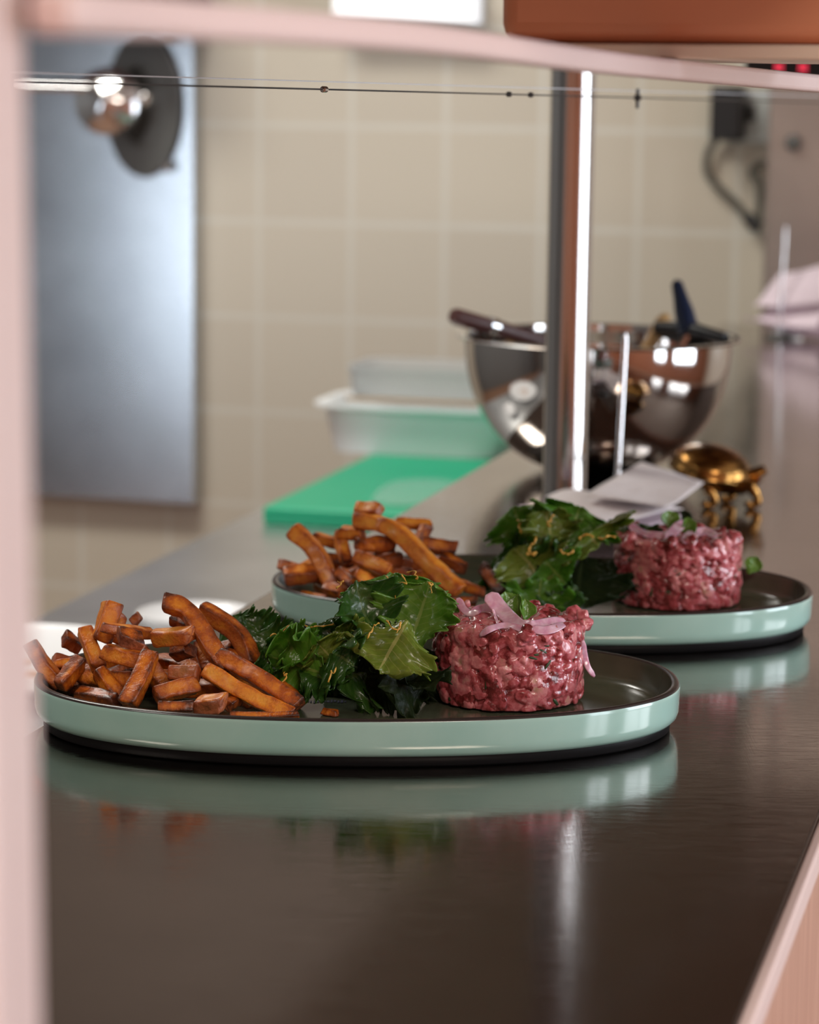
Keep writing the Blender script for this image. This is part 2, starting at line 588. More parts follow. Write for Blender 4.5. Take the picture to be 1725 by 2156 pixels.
for i, (a, b) in enumerate(WIN):
    w = MB()
    w.box(SR - 0.02, SR + 0.06, a, a + 0.04, WZ0, WZ1).box(SR - 0.02, SR + 0.06, b - 0.04, b, WZ0, WZ1)
    w.box(SR - 0.02, SR + 0.06, a + 0.04, b - 0.04, WZ0, WZ0 + 0.04).box(SR - 0.02, SR + 0.06, a + 0.04, b - 0.04, WZ1 - 0.04, WZ1)
    c = (a + b) / 2
    w.box(SR - 0.01, SR + 0.05, c - 0.02, c + 0.02, WZ0 + 0.04, WZ1 - 0.04)
    struct(w.build('window_%d' % (i + 1), M_PLASTER, smooth=False))

# ------------------------------------------------------------------ pass counter
S0 = 0.5 * (onz(500, 1285, 0).dot(DN) + onz(1080, 940, 0).dot(DN))
S1 = onz(1552, 2156, 0).dot(DN)
T0, T1 = -0.15, 3.72
pc = thing('pass_counter', ST((S0 + S1) / 2, 1.5, FLOOR), 'long scratched brushed steel serving counter with a pale edge strip and wood front', 'counter')
MB().box(S0, S1, T0, T1, -0.012, 0.0).build('steel_top', M_COUNTER, pc, bevel=0.0015, seg=2)
MB().box(S1 + 0.0003, S1 + 0.0055, T0, T1, -0.012, 0.0004).build('edge_strip', M_PINK, pc, bevel=0.0015, seg=3)['label'] = 'pale pink painted edge strip'
MB().box(S1 - 0.05, S1 + 0.0035, T0, T1, FLOOR, -0.0122).build('front_panel', M_WOOD, pc, bevel=0.002)['label'] = 'pale reddish wood front panel'
MB().box(S0 + 0.02, S0 + 0.04, T0, T1, FLOOR, -0.0122).build('back_panel', M_WORKTOP, pc)

# lower worktop behind the pass
WT = -0.15
kw = thing('kitchen_worktop', ST(-0.71, 2.2, FLOOR), 'low steel kitchen worktop running behind the serving counter', 'worktop')
MB().box(-0.90, S0 - 0.002, 0.9, 3.66, WT - 0.03, WT).build('worktop_top', M_WORKTOP, kw, bevel=0.003)
MB().box(-0.86, S0 - 0.004, 0.95, 3.6, FLOOR + 0.1, WT - 0.031).build('worktop_cabinet', M_WORKTOP, kw, bevel=0.004)
MB().box(-0.84, S0 - 0.02, 0.97, 3.58, FLOOR, FLOOR + 0.1).build('worktop_plinth', M_BLACK, kw)

# overhead gantry shelf the post carries, above the frame
gs_ = thing('gantry_shelf', ST(-0.35, 1.9, 0.44), 'brown overhead gantry shelf carried by the steel post above the counter', 'shelf')
MB().box(-0.62, -0.05, 0.75, 2.95, 0.442, 0.465).build('shelf_board', M_BROWN, gs_, bevel=0.003)
MB().box(-0.05, -0.035, 0.75, 2.95, 0.435, 0.485).build('shelf_lip', M_COPPER, gs_, bevel=0.003)

# steel post
pb = onz(1188, 1064, 0.0)
po = thing('steel_post', pb, 'upright round polished steel post standing on the counter before the bowl', 'post')
MB().tube([pb + Vector((0, 0, 0.004)), pb + Vector((0, 0, 0.441))], 0.0172, 40).build('tube', M_POST, po)
MB().lathe([(0.0, 0.0), (0.0195, 0.0), (0.0195, 0.004), (0.0178, 0.0055), (0.0175, 0.008), (0.0, 0.008)], pb, 40).build('base_flange', M_POST, po)

# near frame: pale post at the edge of the picture and header shelf on top
pl = at(-55, 1200, 0.52)
ps, pt = pl.dot(DN), pl.dot(DD)
eA, eB = at(50, 100, 0.52), at(93, 2156, 0.55)
fp = MB()
top, bot = at(52, 0, 0.52), at(92, 2156, 0.52)
axv = (top - bot).normalized()
q = []
for (p) in (bot - axv * ((bot.z - 0.0005) / axv.z), top + axv * 0.08):
    q += [p, p - RT0 * 0.05, p - RT0 * 0.05 - Vector((0, 0.06, 0)), p - Vector((0, 0.06, 0))]
fp.add(q, [(3, 2, 1, 0), (4, 5, 6, 7), (0, 1, 5, 4), (1, 2, 6, 5), (2, 3, 7, 6), (3, 0, 4, 7)])
tag(fp.build('painted_post', M_PINK, bevel=0.003, seg=3), 'pale pink painted post, out of focus beside the near end of the counter', 'post')

hs = MB()
far = [at(58, 70, 0.50), at(380, 84, 0.62), at(860, 112, 0.80), at(1250, 156, 1.02), at(1600, 186, 1.26), at(1950, 214, 1.5)]
far = spline(far, 24)
V, F = [], []
for p in far:
    n_ = p + DN * 0.010 - DD * 0.003
    V += [p, n_, n_ + Vector((0, 0, 0.0085)), p + Vector((0, 0, 0.0085))]
for i in range(len(far) - 1):
    for j in range(4):
        a, b = i * 4 + j, i * 4 + (j + 1) % 4
        F.append((a, a + 4, b + 4, b))
F += [(0, 1, 2, 3), tuple(len(V) - 4 + j for j in (3, 2, 1, 0))]
hs.add(V, F)
tag(hs.build('overhead_ledge', M_PINK, bevel=0.002, seg=3), 'thin pale pink ledge across the top, out of focus above the counter', 'ledge')

# copper coloured lamp housing above the ledge
h0 = at(1050, 89, 1.12)
hl = thing('lamp_housing', h0, 'orange brown heat lamp housing with a cream lower edge hanging over the counter', 'heat lamp')
hb = MB()
e = DN * 0.13
hb.obox(h0 + DN * 0.13 + DD * 0.08 + Vector((0, 0, 0.0475)), DN * 0.13, DD * 0.08, Vector((0, 0, 0.0473)))
hb.build('housing', M_COPPER, hl, bevel=0.008, seg=3)
MB().obox(h0 + DN * 0.13 + DD * 0.08 + Vector((0, 0, -0.003)), DN * 0.128, DD * 0.082, Vector((0, 0, 0.003))).build('lower_edge', M_CREAM, hl, bevel=0.001)['label'] = 'cream lower edge'

# dark display far behind
dp = at(1680, 142, 2.9)
dd_ = thing('display_box', dp, 'dark display box with red lit marks below the orange lamp housing', 'display')
MB().obox(dp, DN * 0.055, DD * 0.02, Vector((0, 0, 0.011))).build('case', M_BLACK, dd_, bevel=0.002)
MB().obox(dp - DN * 0.018 - DD * 0.0205, DN * 0.004, DD * 0.0005, Vector((0, 0, 0.005))).obox(dp + DN * 0.008 - DD * 0.0205, DN * 0.004, DD * 0.0005, Vector((0, 0, 0.005))).build('red_marks', M_RED, dd_)
MB().tube([dp + DD * 0.0 + Vector((0, 0, 0.010)), Vector((dp.x, dp.y, 0.4418))], 0.003, 8).build('hanger', M_DARKMETAL, dd_)

# ------------------------------------------------------------------ cable with crimps
def cab(u):
    k = (u - 20) / (1760 - 20.0)
    inv = 0.954 + (0.444 - 0.954) * k
    return at(u, 170.5 + 46.5 * k, 1 / inv)


cb = thing('steel_cable', cab(683), 'thin taut steel cable with small crimps stretched above the plates', 'cable')
MB().tube([cab(20 + i * 87) for i in range(21)], 0.00045, 6).build('wire', M_DARKMETAL, cb)
for u, r, l in ((683, 0.0016, 0.0034), (1072, 0.0016, 0.0026), (1118, 0.0016, 0.0024), (1343, 0.0024, 0.0024)):
    c = cab(u)
    d = (cab(u + 20) - cab(u - 20)).normalized()
    k = MB()
    k.tube([c - d * l, c - d * l * 0.55, c - d * l * 0.5, c + d * l * 0.5, c + d * l * 0.55, c + d * l], [r * 0.5, r * 0.6, r, r, r * 0.6, r * 0.5], 12)
    if u == 1343:
        k.tube([c + Vector((0, 0, 0.006)), c - Vector((0, 0, 0.007))], 0.0012, 8)
    k.build('crimp', M_DARKMETAL if u != 683 else M_POST, cb)

tag(MB().tube([at(20 + i * 174, 152 + 5.2 * i, 1 / (0.90 - 0.045 * i)) for i in range(11)], 0.0003, 6).build('pale_cord', M_PLASTIC),
    'very thin pale cord running just above the steel cable', 'cord')

# ------------------------------------------------------------------ wall cabinet of steel
TC = TB - 0.03


def wl(u, v, t=TC):
    p = ont(u, v, t)
    return p.dot(DN), p.z


cs1, _ = wl(412, 600)
cs0 = cs1 - 0.34
_, cz0 = wl(240, 1048)
cz1 = 0.41
ca = thing('steel_cabinet', ST((cs0 + cs1) / 2, TC, cz0), 'tall brushed steel wall cabinet with a round dark dial, on the beige tiles', 'cabinet')
cm = MB()
V, F = [], []
nn = 22
for i in range(nn + 1):
    k = i / nn
    s = cs0 + (cs1 - cs0) * k
    t = TC - 0.012
    for z in (cz0, cz1):
        V.append(ST(s, t, z))
for i in range(nn + 1):
    s = cs0 + (cs1 - cs0) * i / nn
    for z in (cz0, cz1):
        V.append(ST(s, TB - 0.002, z))
o2 = (nn + 1) * 2
for i in range(nn):
    F.append((2 * i, 2 * i + 2, 2 * i + 3, 2 * i + 1))
    F.append((o2 + 2 * i, o2 + 2 * i + 1, o2 + 2 * i + 3, o2 + 2 * i + 2))
    F.append((2 * i, o2 + 2 * i, o2 + 2 * i + 2, 2 * i + 2))
    F.append((2 * i + 1, 2 * i + 3, o2 + 2 * i + 3, o2 + 2 * i + 1))
F += [(0, 1, o2 + 1, o2), (2 * nn, o2 + 2 * nn, o2 + 2 * nn + 1, 2 * nn + 1)]
cm.add(V, F)
cm.build('cabinet_front', M_CAB, ca)
tag(MB().box(cs0, cs1 + 0.02, TB - 0.20, TB - 0.014, cz1 + 0.001, cz1 + 0.11).build('storage_box', mat('dark_maroon', (0.12, 0.045, 0.05), 0.6), bevel=0.006),
    'dark maroon box sitting on top of the steel wall cabinet', 'box')
ds, dz = wl(312, 222)
dc = ST(ds, TC - 0.016, dz)
dial = MB().lathe([(0.0, 0.016), (0.060, 0.016), (0.064, 0.012), (0.110, 0.012), (0.112, 0.0), (0.0, 0.0)], dc, 48, -DD, 0.55)
dial.build('dial', mat('dark_dial', (0.10, 0.10, 0.095), 0.4), ca)['label'] = 'dark oval dial'
MB().lathe([(0.0, 0.006), (0.056, 0.004), (0.058, 0.0), (0.0, 0.0)], dc - DD * 0.0161 - DN * 0.008, 40, -DD, 0.42).build('dial_hub', mat('dial_hub', (0.02, 0.018, 0.014), 0.5), ca)
for (u, v) in ((363, 350), (363, 80)):
    s_, z_ = wl(u, v)
    MB().lathe([(0.0, 0.006), (0.007, 0.005), (0.009, 0.0), (0.0, 0.0)], ST(s_, TC - 0.0285, z_), 16, -DD).build('rivet', M_CHROME, ca)
kn = ont(225, 212, TC - 0.10)
kb = MB().lathe([(0.0, 0.02), (0.03, 0.016), (0.05, 0.004), (0.052, -0.008), (0.03, -0.02), (0.02, -0.085), (0.0, -0.085)], kn, 32, -DD + DN * 0.15 + Vector((0, 0, 0.15)), 1.0).build('knob', M_CHROME, ca)
r0, r1 = ont(20, 180, TC - 0.125), ont(190, 184, TC - 0.11)
MB().tube([r0, r1], 0.0075, 14).build('lever', M_CHROME, kb)
k2 = ont(300, 208, TC - 0.06)
MB().lathe([(0.0, 0.018), (0.012, 0.014), (0.017, 0.0), (0.010, -0.03), (0.0, -0.03)], k2, 20, -DD).build('cap_nut', M_CHROME, kb)

# white lamp on the wall above the tiles
lw = ont(855, 6, TB - 0.05)
wlmp = thing('wall_lamp', lw, 'glowing white wall lamp over the tiles, seen just above the pink ledge', 'lamp')
M_GLOW = mat('lit_diffuser', (0.9, 0.9, 0.9), 0.5, Emission_Color=(0.92, 0.95, 1.0, 1), Emission_Strength=0.55)
MB().obox(lw, DN * 0.11, DD * 0.025, Vector((0, 0, 0.030))).build('diffuser', M_GLOW, wlmp, bevel=0.006, seg=3)
MB().obox(lw + DD * 0.032, DN * 0.112, DD * 0.007, Vector((0, 0, 0.034))).build('backplate', M_WHITE, wlmp, bevel=0.003)

# pier at the end of the counter and socket with plugs
p0 = ont(1612, 400, 3.86)
ps0 = p0.dot(DN)
pier = thing('steel_cupboard', ST(ps0 + 0.25, 3.93, FLOOR), 'tall dull brownish steel cupboard at the far end of the counter', 'cupboard')
M_PIER = steel('dull_steel', (0.47, 0.40, 0.36), 0.38, 0.06, 0.03)
MB().box(ps0, ps0 + 0.6, 3.86, TB - 0.004, FLOOR, 1.2).build('cupboard_body', M_PIER, pier, bevel=0.004)
kp = ont(1672, 300, 3.859)
MB().lathe([(0.0, 0.016), (0.010, 0.014), (0.012, 0.004), (0.008, 0.0), (0.0, 0.0)], kp, 20, -DD).build('knob', M_DARKMETAL, pier)

so0, so1 = ont(1560, 196, TB - 0.002), ont(1606, 292, TB - 0.002)
so = thing('wall_socket', (so0 + so1) / 2, 'pale grey wall socket plate on the tiles by the steel cupboard', 'socket')
cc = (so0 + so1) / 2
MB().obox(cc - DD * 0.008, DN * 0.036, DD * 0.008, Vector((0, 0, 0.040))).build('socket_plate', M_GREY, so, bevel=0.003)
pg0 = ont(1535, 238, TB - 0.05)
pg = thing('black_plug_adapter', pg0, 'chunky black power adapter plugged into the wall socket, cable hanging down', 'adapter')
MB().obox(pg0 - DN * 0.0 + DD * 0.0, DN * 0.024, DD * 0.030, Vector((0, 0, 0.040))).build('adapter_body', M_BLACK, pg, bevel=0.006, seg=3)
MB().obox(pg0 + DD * 0.036 + DN * 0.02, DN * 0.014, DD * 0.008, Vector((0, 0, 0.012))).build('prongs', M_BLACK, pg, bevel=0.001)
pts = [ont(u, v, TB - 0.02) for u, v in ((1515, 285), (1492, 320), (1490, 365), (1515, 395), (1548, 425), (1572, 455), (1590, 472))]
MB().tube(spline(pts, 30), 0.0058, 10).build('cord', M_CABLE, pg)
c2 = thing('grey_cord', ont(1600, 400, TB - 0.03), 'short grey cord with a dark connector, hanging against the side of the steel cupboard', 'cord')
pts = [ont(u, v, TB - 0.03) for u, v in ((1612, 342), (1590, 352), (1584, 368), (1598, 382), (1600, 420), (1598, 465))]
MB().tube(spline(pts, 24), 0.0058, 10).build('cord', M_CABLE, c2)
pts = [ont(u, v, TB - 0.025) for u, v in ((1572, 455), (1588, 470), (1604, 478))]
MB().tube(pts, [0.008, 0.012, 0.010], 12).build('connector', M_BLACK, c2)

# ------------------------------------------------------------------ green board, container, plates on the worktop
bl0 = onz(553, 1066, WT + 0.02)
bs, bt = bl0.dot(DN), bl0.dot(DD)
tag(MB().box(bs, S0 - 0.012, bt, bt + 0.62, WT, WT + 0.02).build('cutting_board', M_GREEN, bevel=0.004, seg=3),
    'bright green plastic cutting board on the low steel worktop', 'cutting board')
BZ = WT + 0.0202
g1 = onz(900, 1036, BZ)
sm_pts = []
tagb = MB()
for k in range(28):
    a = 2 * PI * k / 28
    r = 1 + 0.12 * math.sin(3 * a + 1)
    sm_pts.append(g1 + DN * (0.062 * r * math.cos(a)) + DD * (0.10 * r * math.sin(a)))
V = sm_pts + [p + Vector((0, 0, 0.0006)) for p in sm_pts]
F = [tuple(range(27, -1, -1)), tuple(range(28, 56))] + [(k, (k + 1) % 28, 28 + (k + 1) % 28, 28 + k) for k in range(28)]
tagb.add(V, F)
M_WET = mat('wet_plastic_film', (0.12, 0.42, 0.28), 0.25)
tag(tagb.build('water_puddle', M_WET), 'pale wet patch on the green cutting board', 'water')


def tub(root, name, c, hw, hl, z0, z1, lip, m, taper=0.9):
    mb = MB()
    rings = [(0.0, taper, z0), (0, 1.0, z1 - 0.004), (lip, 1.0, z1 - 0.004), (lip, 1.0, z1), (0, 1.0, z1), (-0.003, 1.0, z1 - 0.002), (-0.003, taper, z0 + 0.003)]
    V, F = [], []
    n = 32
    for (ex, sc, z) in rings:
        for k in range(n):
            a = 2 * PI * k / n
            ca_, sa_ = math.cos(a), math.sin(a)
            px = math.copysign(abs(ca_) ** 0.35, ca_) * (hw * sc + ex)
            py = math.copysign(abs(sa_) ** 0.35, sa_) * (hl * sc + ex)
            p = c + DN * px + DD * py
            V.append(Vector((p.x, p.y, z)))
    for i in range(len(rings) - 1):
        for k in range(n):
            F.append((i * n + k, i * n + (k + 1) % n, (i + 1) * n + (k + 1) % n, (i + 1) * n + k))
    F.append(tuple(range(n - 1, -1, -1)))
    F.append(tuple((len(rings) - 1) * n + k for k in range(n)))
    mb.add(V, F)
    return mb.build(name, m, root, angle=50)


tb = onz(862, 962, BZ)
tc = tb + DD * 0.075
tr_ = thing('food_container', (tc.x, tc.y, BZ), 'shallow white plastic food container on the far end of the green board', 'container')
tub(tr_, 'tub', tc, 0.118, 0.075, BZ + 0.0002, BZ + 0.062, 0.012, M_PLASTIC)
lid = thing('clear_container', (tc.x, tc.y, BZ + 0.0625), 'frosted clear plastic container stacked on the white container', 'container')
tub(lid, 'tub', tc + DN * 0.008, 0.096, 0.066, BZ + 0.0625, BZ + 0.108, 0.002, M_CLEAR, 0.95)
MB().box(tc.dot(DN) - 0.085, tc.dot(DN) + 0.09, tc.dot(DD) - 0.0655, tc.dot(DD) - 0.0645, BZ + 0.066, BZ + 0.071).build('food_line', mat('tan_food', (0.45, 0.33, 0.2), 0.6), lid)


def round_plate(name, c, r, label, group=None):
    t = thing(name, c, label, 'plate', group)
    MB().lathe([(0.0, 0.0), (r * 0.6, 0.0), (r * 0.66, 0.004), (r * 0.96, 0.014), (r, 0.018), (r * 0.985, 0.0195), (r * 0.94, 0.0165), (r * 0.64, 0.007), (0.0, 0.006)], c, 64).build('plate_body', M_WHITE, t, angle=60)
    return t


wp = onz(30, 1428, WT)
t_ = round_plate('round_plate', wp, 0.125, 'round white plate with an orange crumb smear on the low worktop', 'white plates on the low worktop')
cr = MB()
random.seed(4)
for k in range(9):
    q_ = wp + DN * random.uniform(-0.02, 0.05) + DD * random.uniform(-0.03, 0.03)
    cr.lathe([(0.0, 0.004), (0.006, 0.003), (0.008, 0.0), (0.0, 0.0)], q_ + Vector((0, 0, 0.0062)), 8)
cr.build('crumb_smear', mat('orange_crumbs', (0.6, 0.3, 0.12), 0.5), t_)
round_plate('round_plate', onz(412, 1334, WT), 0.052, 'small white plate on the low worktop behind the tall bent fry', 'white plates on the low worktop')

# ------------------------------------------------------------------ bowl and the tools in it
bb = onz(1247, 992, 0.0) + DD * 0.012
bo = thing('mixing_bowl', bb, 'shiny steel mixing bowl behind the post with utensils in it', 'bowl')
R, Hh = 0.113, 0.112
prof = [(0.0, 0.0004), (0.030, 0.0004)]
for i in range(1, 25):
    k = i / 24
    prof.append((0.030 + (R - 0.030) * (1 - (1 - k) ** 2.25) ** 0.62, Hh * k ** 1.05 + 0.0004))
inner = [(r - 0.0014, z + 0.0012) for (r, z) in prof[:0:-1]]
prof += [(R + 0.0075, Hh + 0.0012), (R + 0.008, Hh + 0.003), (R + 0.005, Hh + 0.0036), (R - 0.001, Hh + 0.0022)] + inner[1:] + [(0.0, 0.0018)]
MB().lathe(prof, bb, 96).build('bowl_body', M_BOWL, bo, angle=70)
a0, a1 = at(952, 664, bb.y - 0.03), at(1150, 722, bb.y + 0.02)
mh = thing('wooden_handled_utensil', a0, 'dark maroon handled utensil lying across the rim of the steel bowl', 'utensil')
MB().tube([a0, a0.lerp(a1, 0.04), a0.lerp(a1, 0.5), a1], [0.0055, 0.0072, 0.0072, 0.006], 14).build('handle', M_MAROON, mh)
MB().tube([a0.lerp(a1, 0.38), a0.lerp(a1, 0.46)], 0.0082, 16).build('collar', M_CHROME, mh)
a2 = bb + Vector((0.045, 0.03, 0.03))
MB().tube([a1, a1.lerp(a2, 0.5), a2], [0.004, 0.003, 0.004], 10).build('shaft', M_CHROME, mh)
b0, b1 = at(1424, 590, bb.y + 0.045), at(1452, 700, bb.y + 0.03)
bh = thing('blue_handled_utensil', b0, 'dark blue handled utensil standing up out of the steel bowl', 'utensil')
MB().tube([b0, b0.lerp(b1, 0.06), b0.lerp(b1, 0.35), b0.lerp(b1, 0.6), b1], [0.002, 0.005, 0.0065, 0.0085, 0.009], 14).build('handle', M_BLUE, bh)
MB().tube([b1, bb + Vector((0.02, 0.0, 0.012))], [0.004, 0.005], 10).build('shaft', M_CHROME, bh)
w0, w1 = at(1385, 690, bb.y + 0.06), at(1528, 712, bb.y + 0.0)
tg = thing('black_tongs', w0, 'black kitchen tongs lying inside the rim of the steel bowl', 'tongs')
MB().tube([w0, w0.lerp(w1, 0.5) + Vector((0, 0, 0.003)), w1], [0.006, 0.007, 0.005], 12).build('arm', M_BLACK, tg)
MB().tube([w0 + Vector((0.004, 0.008, -0.004)), w1 + Vector((-0.006, 0.01, -0.012))], [0.005, 0.006], 12).build('arm', M_BLACK, tg)
sp0 = at(1404, 664, bb.y + 0.085)
sp = thing('wooden_spoon', sp0, 'tan wooden spoon tip beside the blue handle in the bowl', 'spoon')
MB().tube([sp0, sp0.lerp(bb + Vector((0, 0.02, 0.02)), 0.06), bb + Vector((0.0, 0.02, 0.02))], [0.004, 0.007, 0.004], 12).build('handle', mat('tan_wood', (0.5, 0.3, 0.12), 0.5), sp)


# ------------------------------------------------------------------ bill spikes and papers
def spike(base, h, label, lean=0.0):
    t = thing('bill_spike', base, label, 'bill spike', 'bill spikes on the counter')
    tip = base + Vector((lean, 0, h))
    MB().tube([base + Vector((0, 0, 0.004)), base.lerp(tip, 0.93), base.lerp(tip, 0.97), tip], [0.0022, 0.0022, 0.0019, 0.0003], 12).build('needle', M_CHROME, t)
    MB().lathe([(0.0, 0.0), (0.018, 0.0), (0.0185, 0.002), (0.016, 0.005), (0.006, 0.007), (0.0, 0.007)], base, 40).build('spike_base', M_DARKMETAL, t)
    return t


def lift_to(u, v, d, zmin):
    p = at(u, v, d)
    return p if p.z >= zmin else onz(u, v, zmin)


def sheet(corners, hole, lift, m, label, name='receipt', group='receipts on the near spike', curl=0.01, seed=0):
    """a thin sheet of paper between four corners, pierced by the spike"""
    rnd = random.Random(seed)
    a, b, c, d = [Vector(p) for p in corners]
    n = 14
    V, F = [], []
    ph = rnd.uniform(0, 6)
    for i in range(n + 1):
        for j in range(n + 1):
            x, y = i / n, j / n
            p = a.lerp(b, x).lerp(d.lerp(c, x), y)
            p.z += curl * math.sin(PI * x) * math.cos(2.2 * y + ph) + 0.25 * curl * math.sin(7 * x + 3 * y + ph)
            V.append(p)
    for i in range(n):
        for j in range(n):
            F.append((i * (n + 1) + j, (i + 1) * (n + 1) + j, (i + 1) * (n + 1) + j + 1, i * (n + 1) + j + 1))
    mb = MB().add(V, F)
    return tag(mb.build(name, m, angle=180, solid=0.00018), label, 'receipt', group)


sb = onz(1297, 1078, 0.0)
spike(sb, 0.139, 'steel bill spike holding white receipts beside the post', 0.004)
D0 = sb.y / FWD.y
sd = (sb - CAM).dot(FWD)
sheet([lift_to(1232, 1046, sd + 0.01, 0.030), lift_to(1352, 974, sd + 0.045, 0.030), lift_to(1482, 1014, sd + 0.03, 0.030), lift_to(1404, 1066, sd - 0.02, 0.030)], sb, 0, M_PAPER,
      'big white receipt tilted up on the near spike, topmost of its stack', curl=0.003, seed=1)
sheet([lift_to(1150, 1044, sd + 0.02, 0.022), lift_to(1270, 1036, sd + 0.05, 0.022), lift_to(1440, 1072, sd + 0.0, 0.022), lift_to(1270, 1100, sd - 0.05, 0.022)], sb, 0, M_PAPER,
      'white receipt lying flat just under the tilted one on the near spike', curl=0.004, seed=2)
sheet([lift_to(1090, 1068, sd + 0.02, 0.014), lift_to(1260, 1056, sd + 0.05, 0.014), lift_to(1450, 1082, sd + 0.02, 0.014), lift_to(1260, 1120, sd - 0.06, 0.014)], sb, 0, M_PAPER2,
      'pinkish receipt near the bottom of the stack, poking out behind the salad', curl=0.004, seed=3)
sheet([lift_to(1250, 1098, sd - 0.02, 0.009), lift_to(1330, 1080, sd + 0.03, 0.009), lift_to(1425, 1092, sd + 0.0, 0.009), lift_to(1340, 1122, sd - 0.05, 0.009)], sb, 0, M_PAPER,
      'lowest white receipt of the near spike, peeping between salad and tartare', curl=0.003, seed=4)

fb = onz(1640, 712, 0.0)
spike(fb, 0.150, 'far steel bill spike loaded with pink receipts before the steel cupboard', 0.004)
fd = (fb - CAM).dot(FWD)
far_lab = ['broad crumpled pink receipt on top of the far spike', 'mauve pink receipt spread wide in the middle of the far spike',
           'whitish receipt bent forward on the far spike', 'pink receipt hanging low on the far spike']
far_q = [((1575, 640), (1640, 572), (1740, 560), (1740, 640)), ((1560, 668), (1640, 630), (1760, 640), (1720, 690)),
         ((1590, 722), (1640, 684), (1694, 690), (1684, 744)), ((1600, 690), (1680, 655), (1790, 665), (1760, 712))]
for i, q in enumerate(far_q):
    dz = [0.03, 0.04, -0.04, -0.05] if i != 2 else [-0.03, 0.02, 0.02, -0.05]
    sheet([at(u, v, fd + dz[k]) for k, (u, v) in enumerate(q)], fb, 0, M_PAPER2 if i != 2 else M_PLASTIC, far_lab[i],
          group='receipts on the far spike', curl=0.012, seed=10 + i)

# ------------------------------------------------------------------ brass ornament
nb = onz(1516, 1066, 0.0)
bz = thing('brass_ornament', nb, 'small aged brass domed ornament on curled feet, on the counter beyond the receipts', 'ornament')
k_ = 1 / 2760.0
dome = MB()
prof = [(0.0, 0.0195)] + [(0.0325 * math.sin(a), 0.0195 * math.cos(a)) for a in [i * PI / 2 / 10 for i in range(1, 11)]] + [(0.0335, -0.002), (0.030, -0.005), (0.0, -0.005)]
dome.lathe(prof, nb + Vector((-0.008, 0, 0.0295)), 48, Vector((0.16, -0.10, 1)))
dome.build('dome', M_BRASS, bz, angle=60)
MB().lathe([(0.0, 0.0), (0.018, 0.0), (0.024, 0.006), (0.029, 0.011), (0.031, 0.013), (0.0, 0.013)], nb + Vector((0.002, 0, 0.0125)), 40, Vector((0.1, 0, 1))).build('body', M_BRASS, bz, angle=60)
MB().tube([nb + Vector((0.018, -0.004, 0.024)), nb + Vector((0.027, -0.006, 0.0275)), nb + Vector((0.034, -0.008, 0.031))], [0.006, 0.005, 0.0038], 12).build('spout', M_BRASS, bz)
for (x, y, q) in ((-0.012, -0.014, 1), (0.022, -0.012, 1), (0.006, 0.018, 1)):
    c = nb + Vector((x, y, 0))
    P_ = [c + Vector((0, 0, 0.018)), c + Vector((0.004, 0, 0.012)), c + Vector((0.006, 0, 0.007)), c + Vector((0.003, 0, 0.0032)), c + Vector((-0.001, 0, 0.0031)), c + Vector((-0.002, 0, 0.006))]
    MB().tube(spline(P_, 18), [0.0045] * 4 + [0.0036] * 6 + [0.003] * 8, 12).build('foot', M_BRASS, bz)

# ------------------------------------------------------------------ oval plates
PA, PB_ = 0.1635, 0.0965
PH = 0.0245


def oval(c, rot, a, b, z, n=128, e=2.25):
    out = []
    for k in range(n):
        t = 2 * PI * k / n
        ct, st = math.cos(t), math.sin(t)
        x = math.copysign(abs(ct) ** (2 / e), ct) * a
        y = math.copysign(abs(st) ** (2 / e), st) * b
        out.append(Vector((c.x + x * math.cos(rot) - y * math.sin(rot), c.y + x * math.sin(rot) + y * math.cos(rot), z)))
    return out


def sweep(c, rot, prof, cap0=False, cap1=False):
    mb = MB()
    n = 128
    V, F = [], []
    for (off, z) in prof:
        V += oval(c, rot, PA + off, PB_ + off, z, n)
    for i in range(len(prof) - 1):
        for k in range(n):
            F.append((i * n + k, i * n + (k + 1) % n, (i + 1) * n + (k + 1) % n, (i + 1) * n + k))
    if cap0: F.append(tuple(range(n - 1, -1, -1)))
    if cap1: F.append(tuple((len(prof) - 1) * n + k for k in range(n)))
    return mb.add(V, F)


PF = 0.0085   # height of the well floor


def oval_plate(c, rot, label):
    t = thing('oval_plate', (c.x, c.y, 0), label, 'plate', 'oval plates on the counter')
    sweep(c, rot, [(-0.012, 0.0050), (-0.006, 0.0050), (-0.0028, 0.0058), (-0.0008, 0.0078), (0.0, 0.0105), (0.0001, 0.0122), (0.0003, 0.0180), (0.0004, PH - 0.0030), (0.0004, PH - 0.0016), (0.0002, PH - 0.0011)], cap0=True).build('outer_wall', M_GLAZE, t, angle=80)['label'] = 'sage green glazed outer wall'
    sweep(c, rot, [(0.0002, PH - 0.0011), (-0.0001, PH - 0.0004), (-0.0008, PH), (-0.0022, PH + 0.0002), (-0.0038, PH - 0.0004)]).build('rim', M_RIM, t, angle=80)['label'] = 'dark brown rim line'
    sweep(c, rot, [(-0.0038, PH - 0.0004), (-0.0043, PH - 0.003), (-0.0050, 0.0145), (-0.0072, 0.0108), (-0.011, 0.0090), (-0.018, PF), (-0.06, PF)], cap1=True).build('well', M_WELL, t, angle=80)['label'] = 'dark olive glazed inside'
    sweep(c, rot, [(-0.0105, 0.0), (-0.006, 0.0), (-0.0042, 0.0012), (-0.0042, 0.0056), (-0.012, 0.0058)], cap0=True).build('foot', M_FOOT, t, angle=60)['label'] = 'black unglazed foot'
    return t


def plate_center(u, v):
    p = onz(u, v, PH)
    return Vector((p.x, p.y, 0))


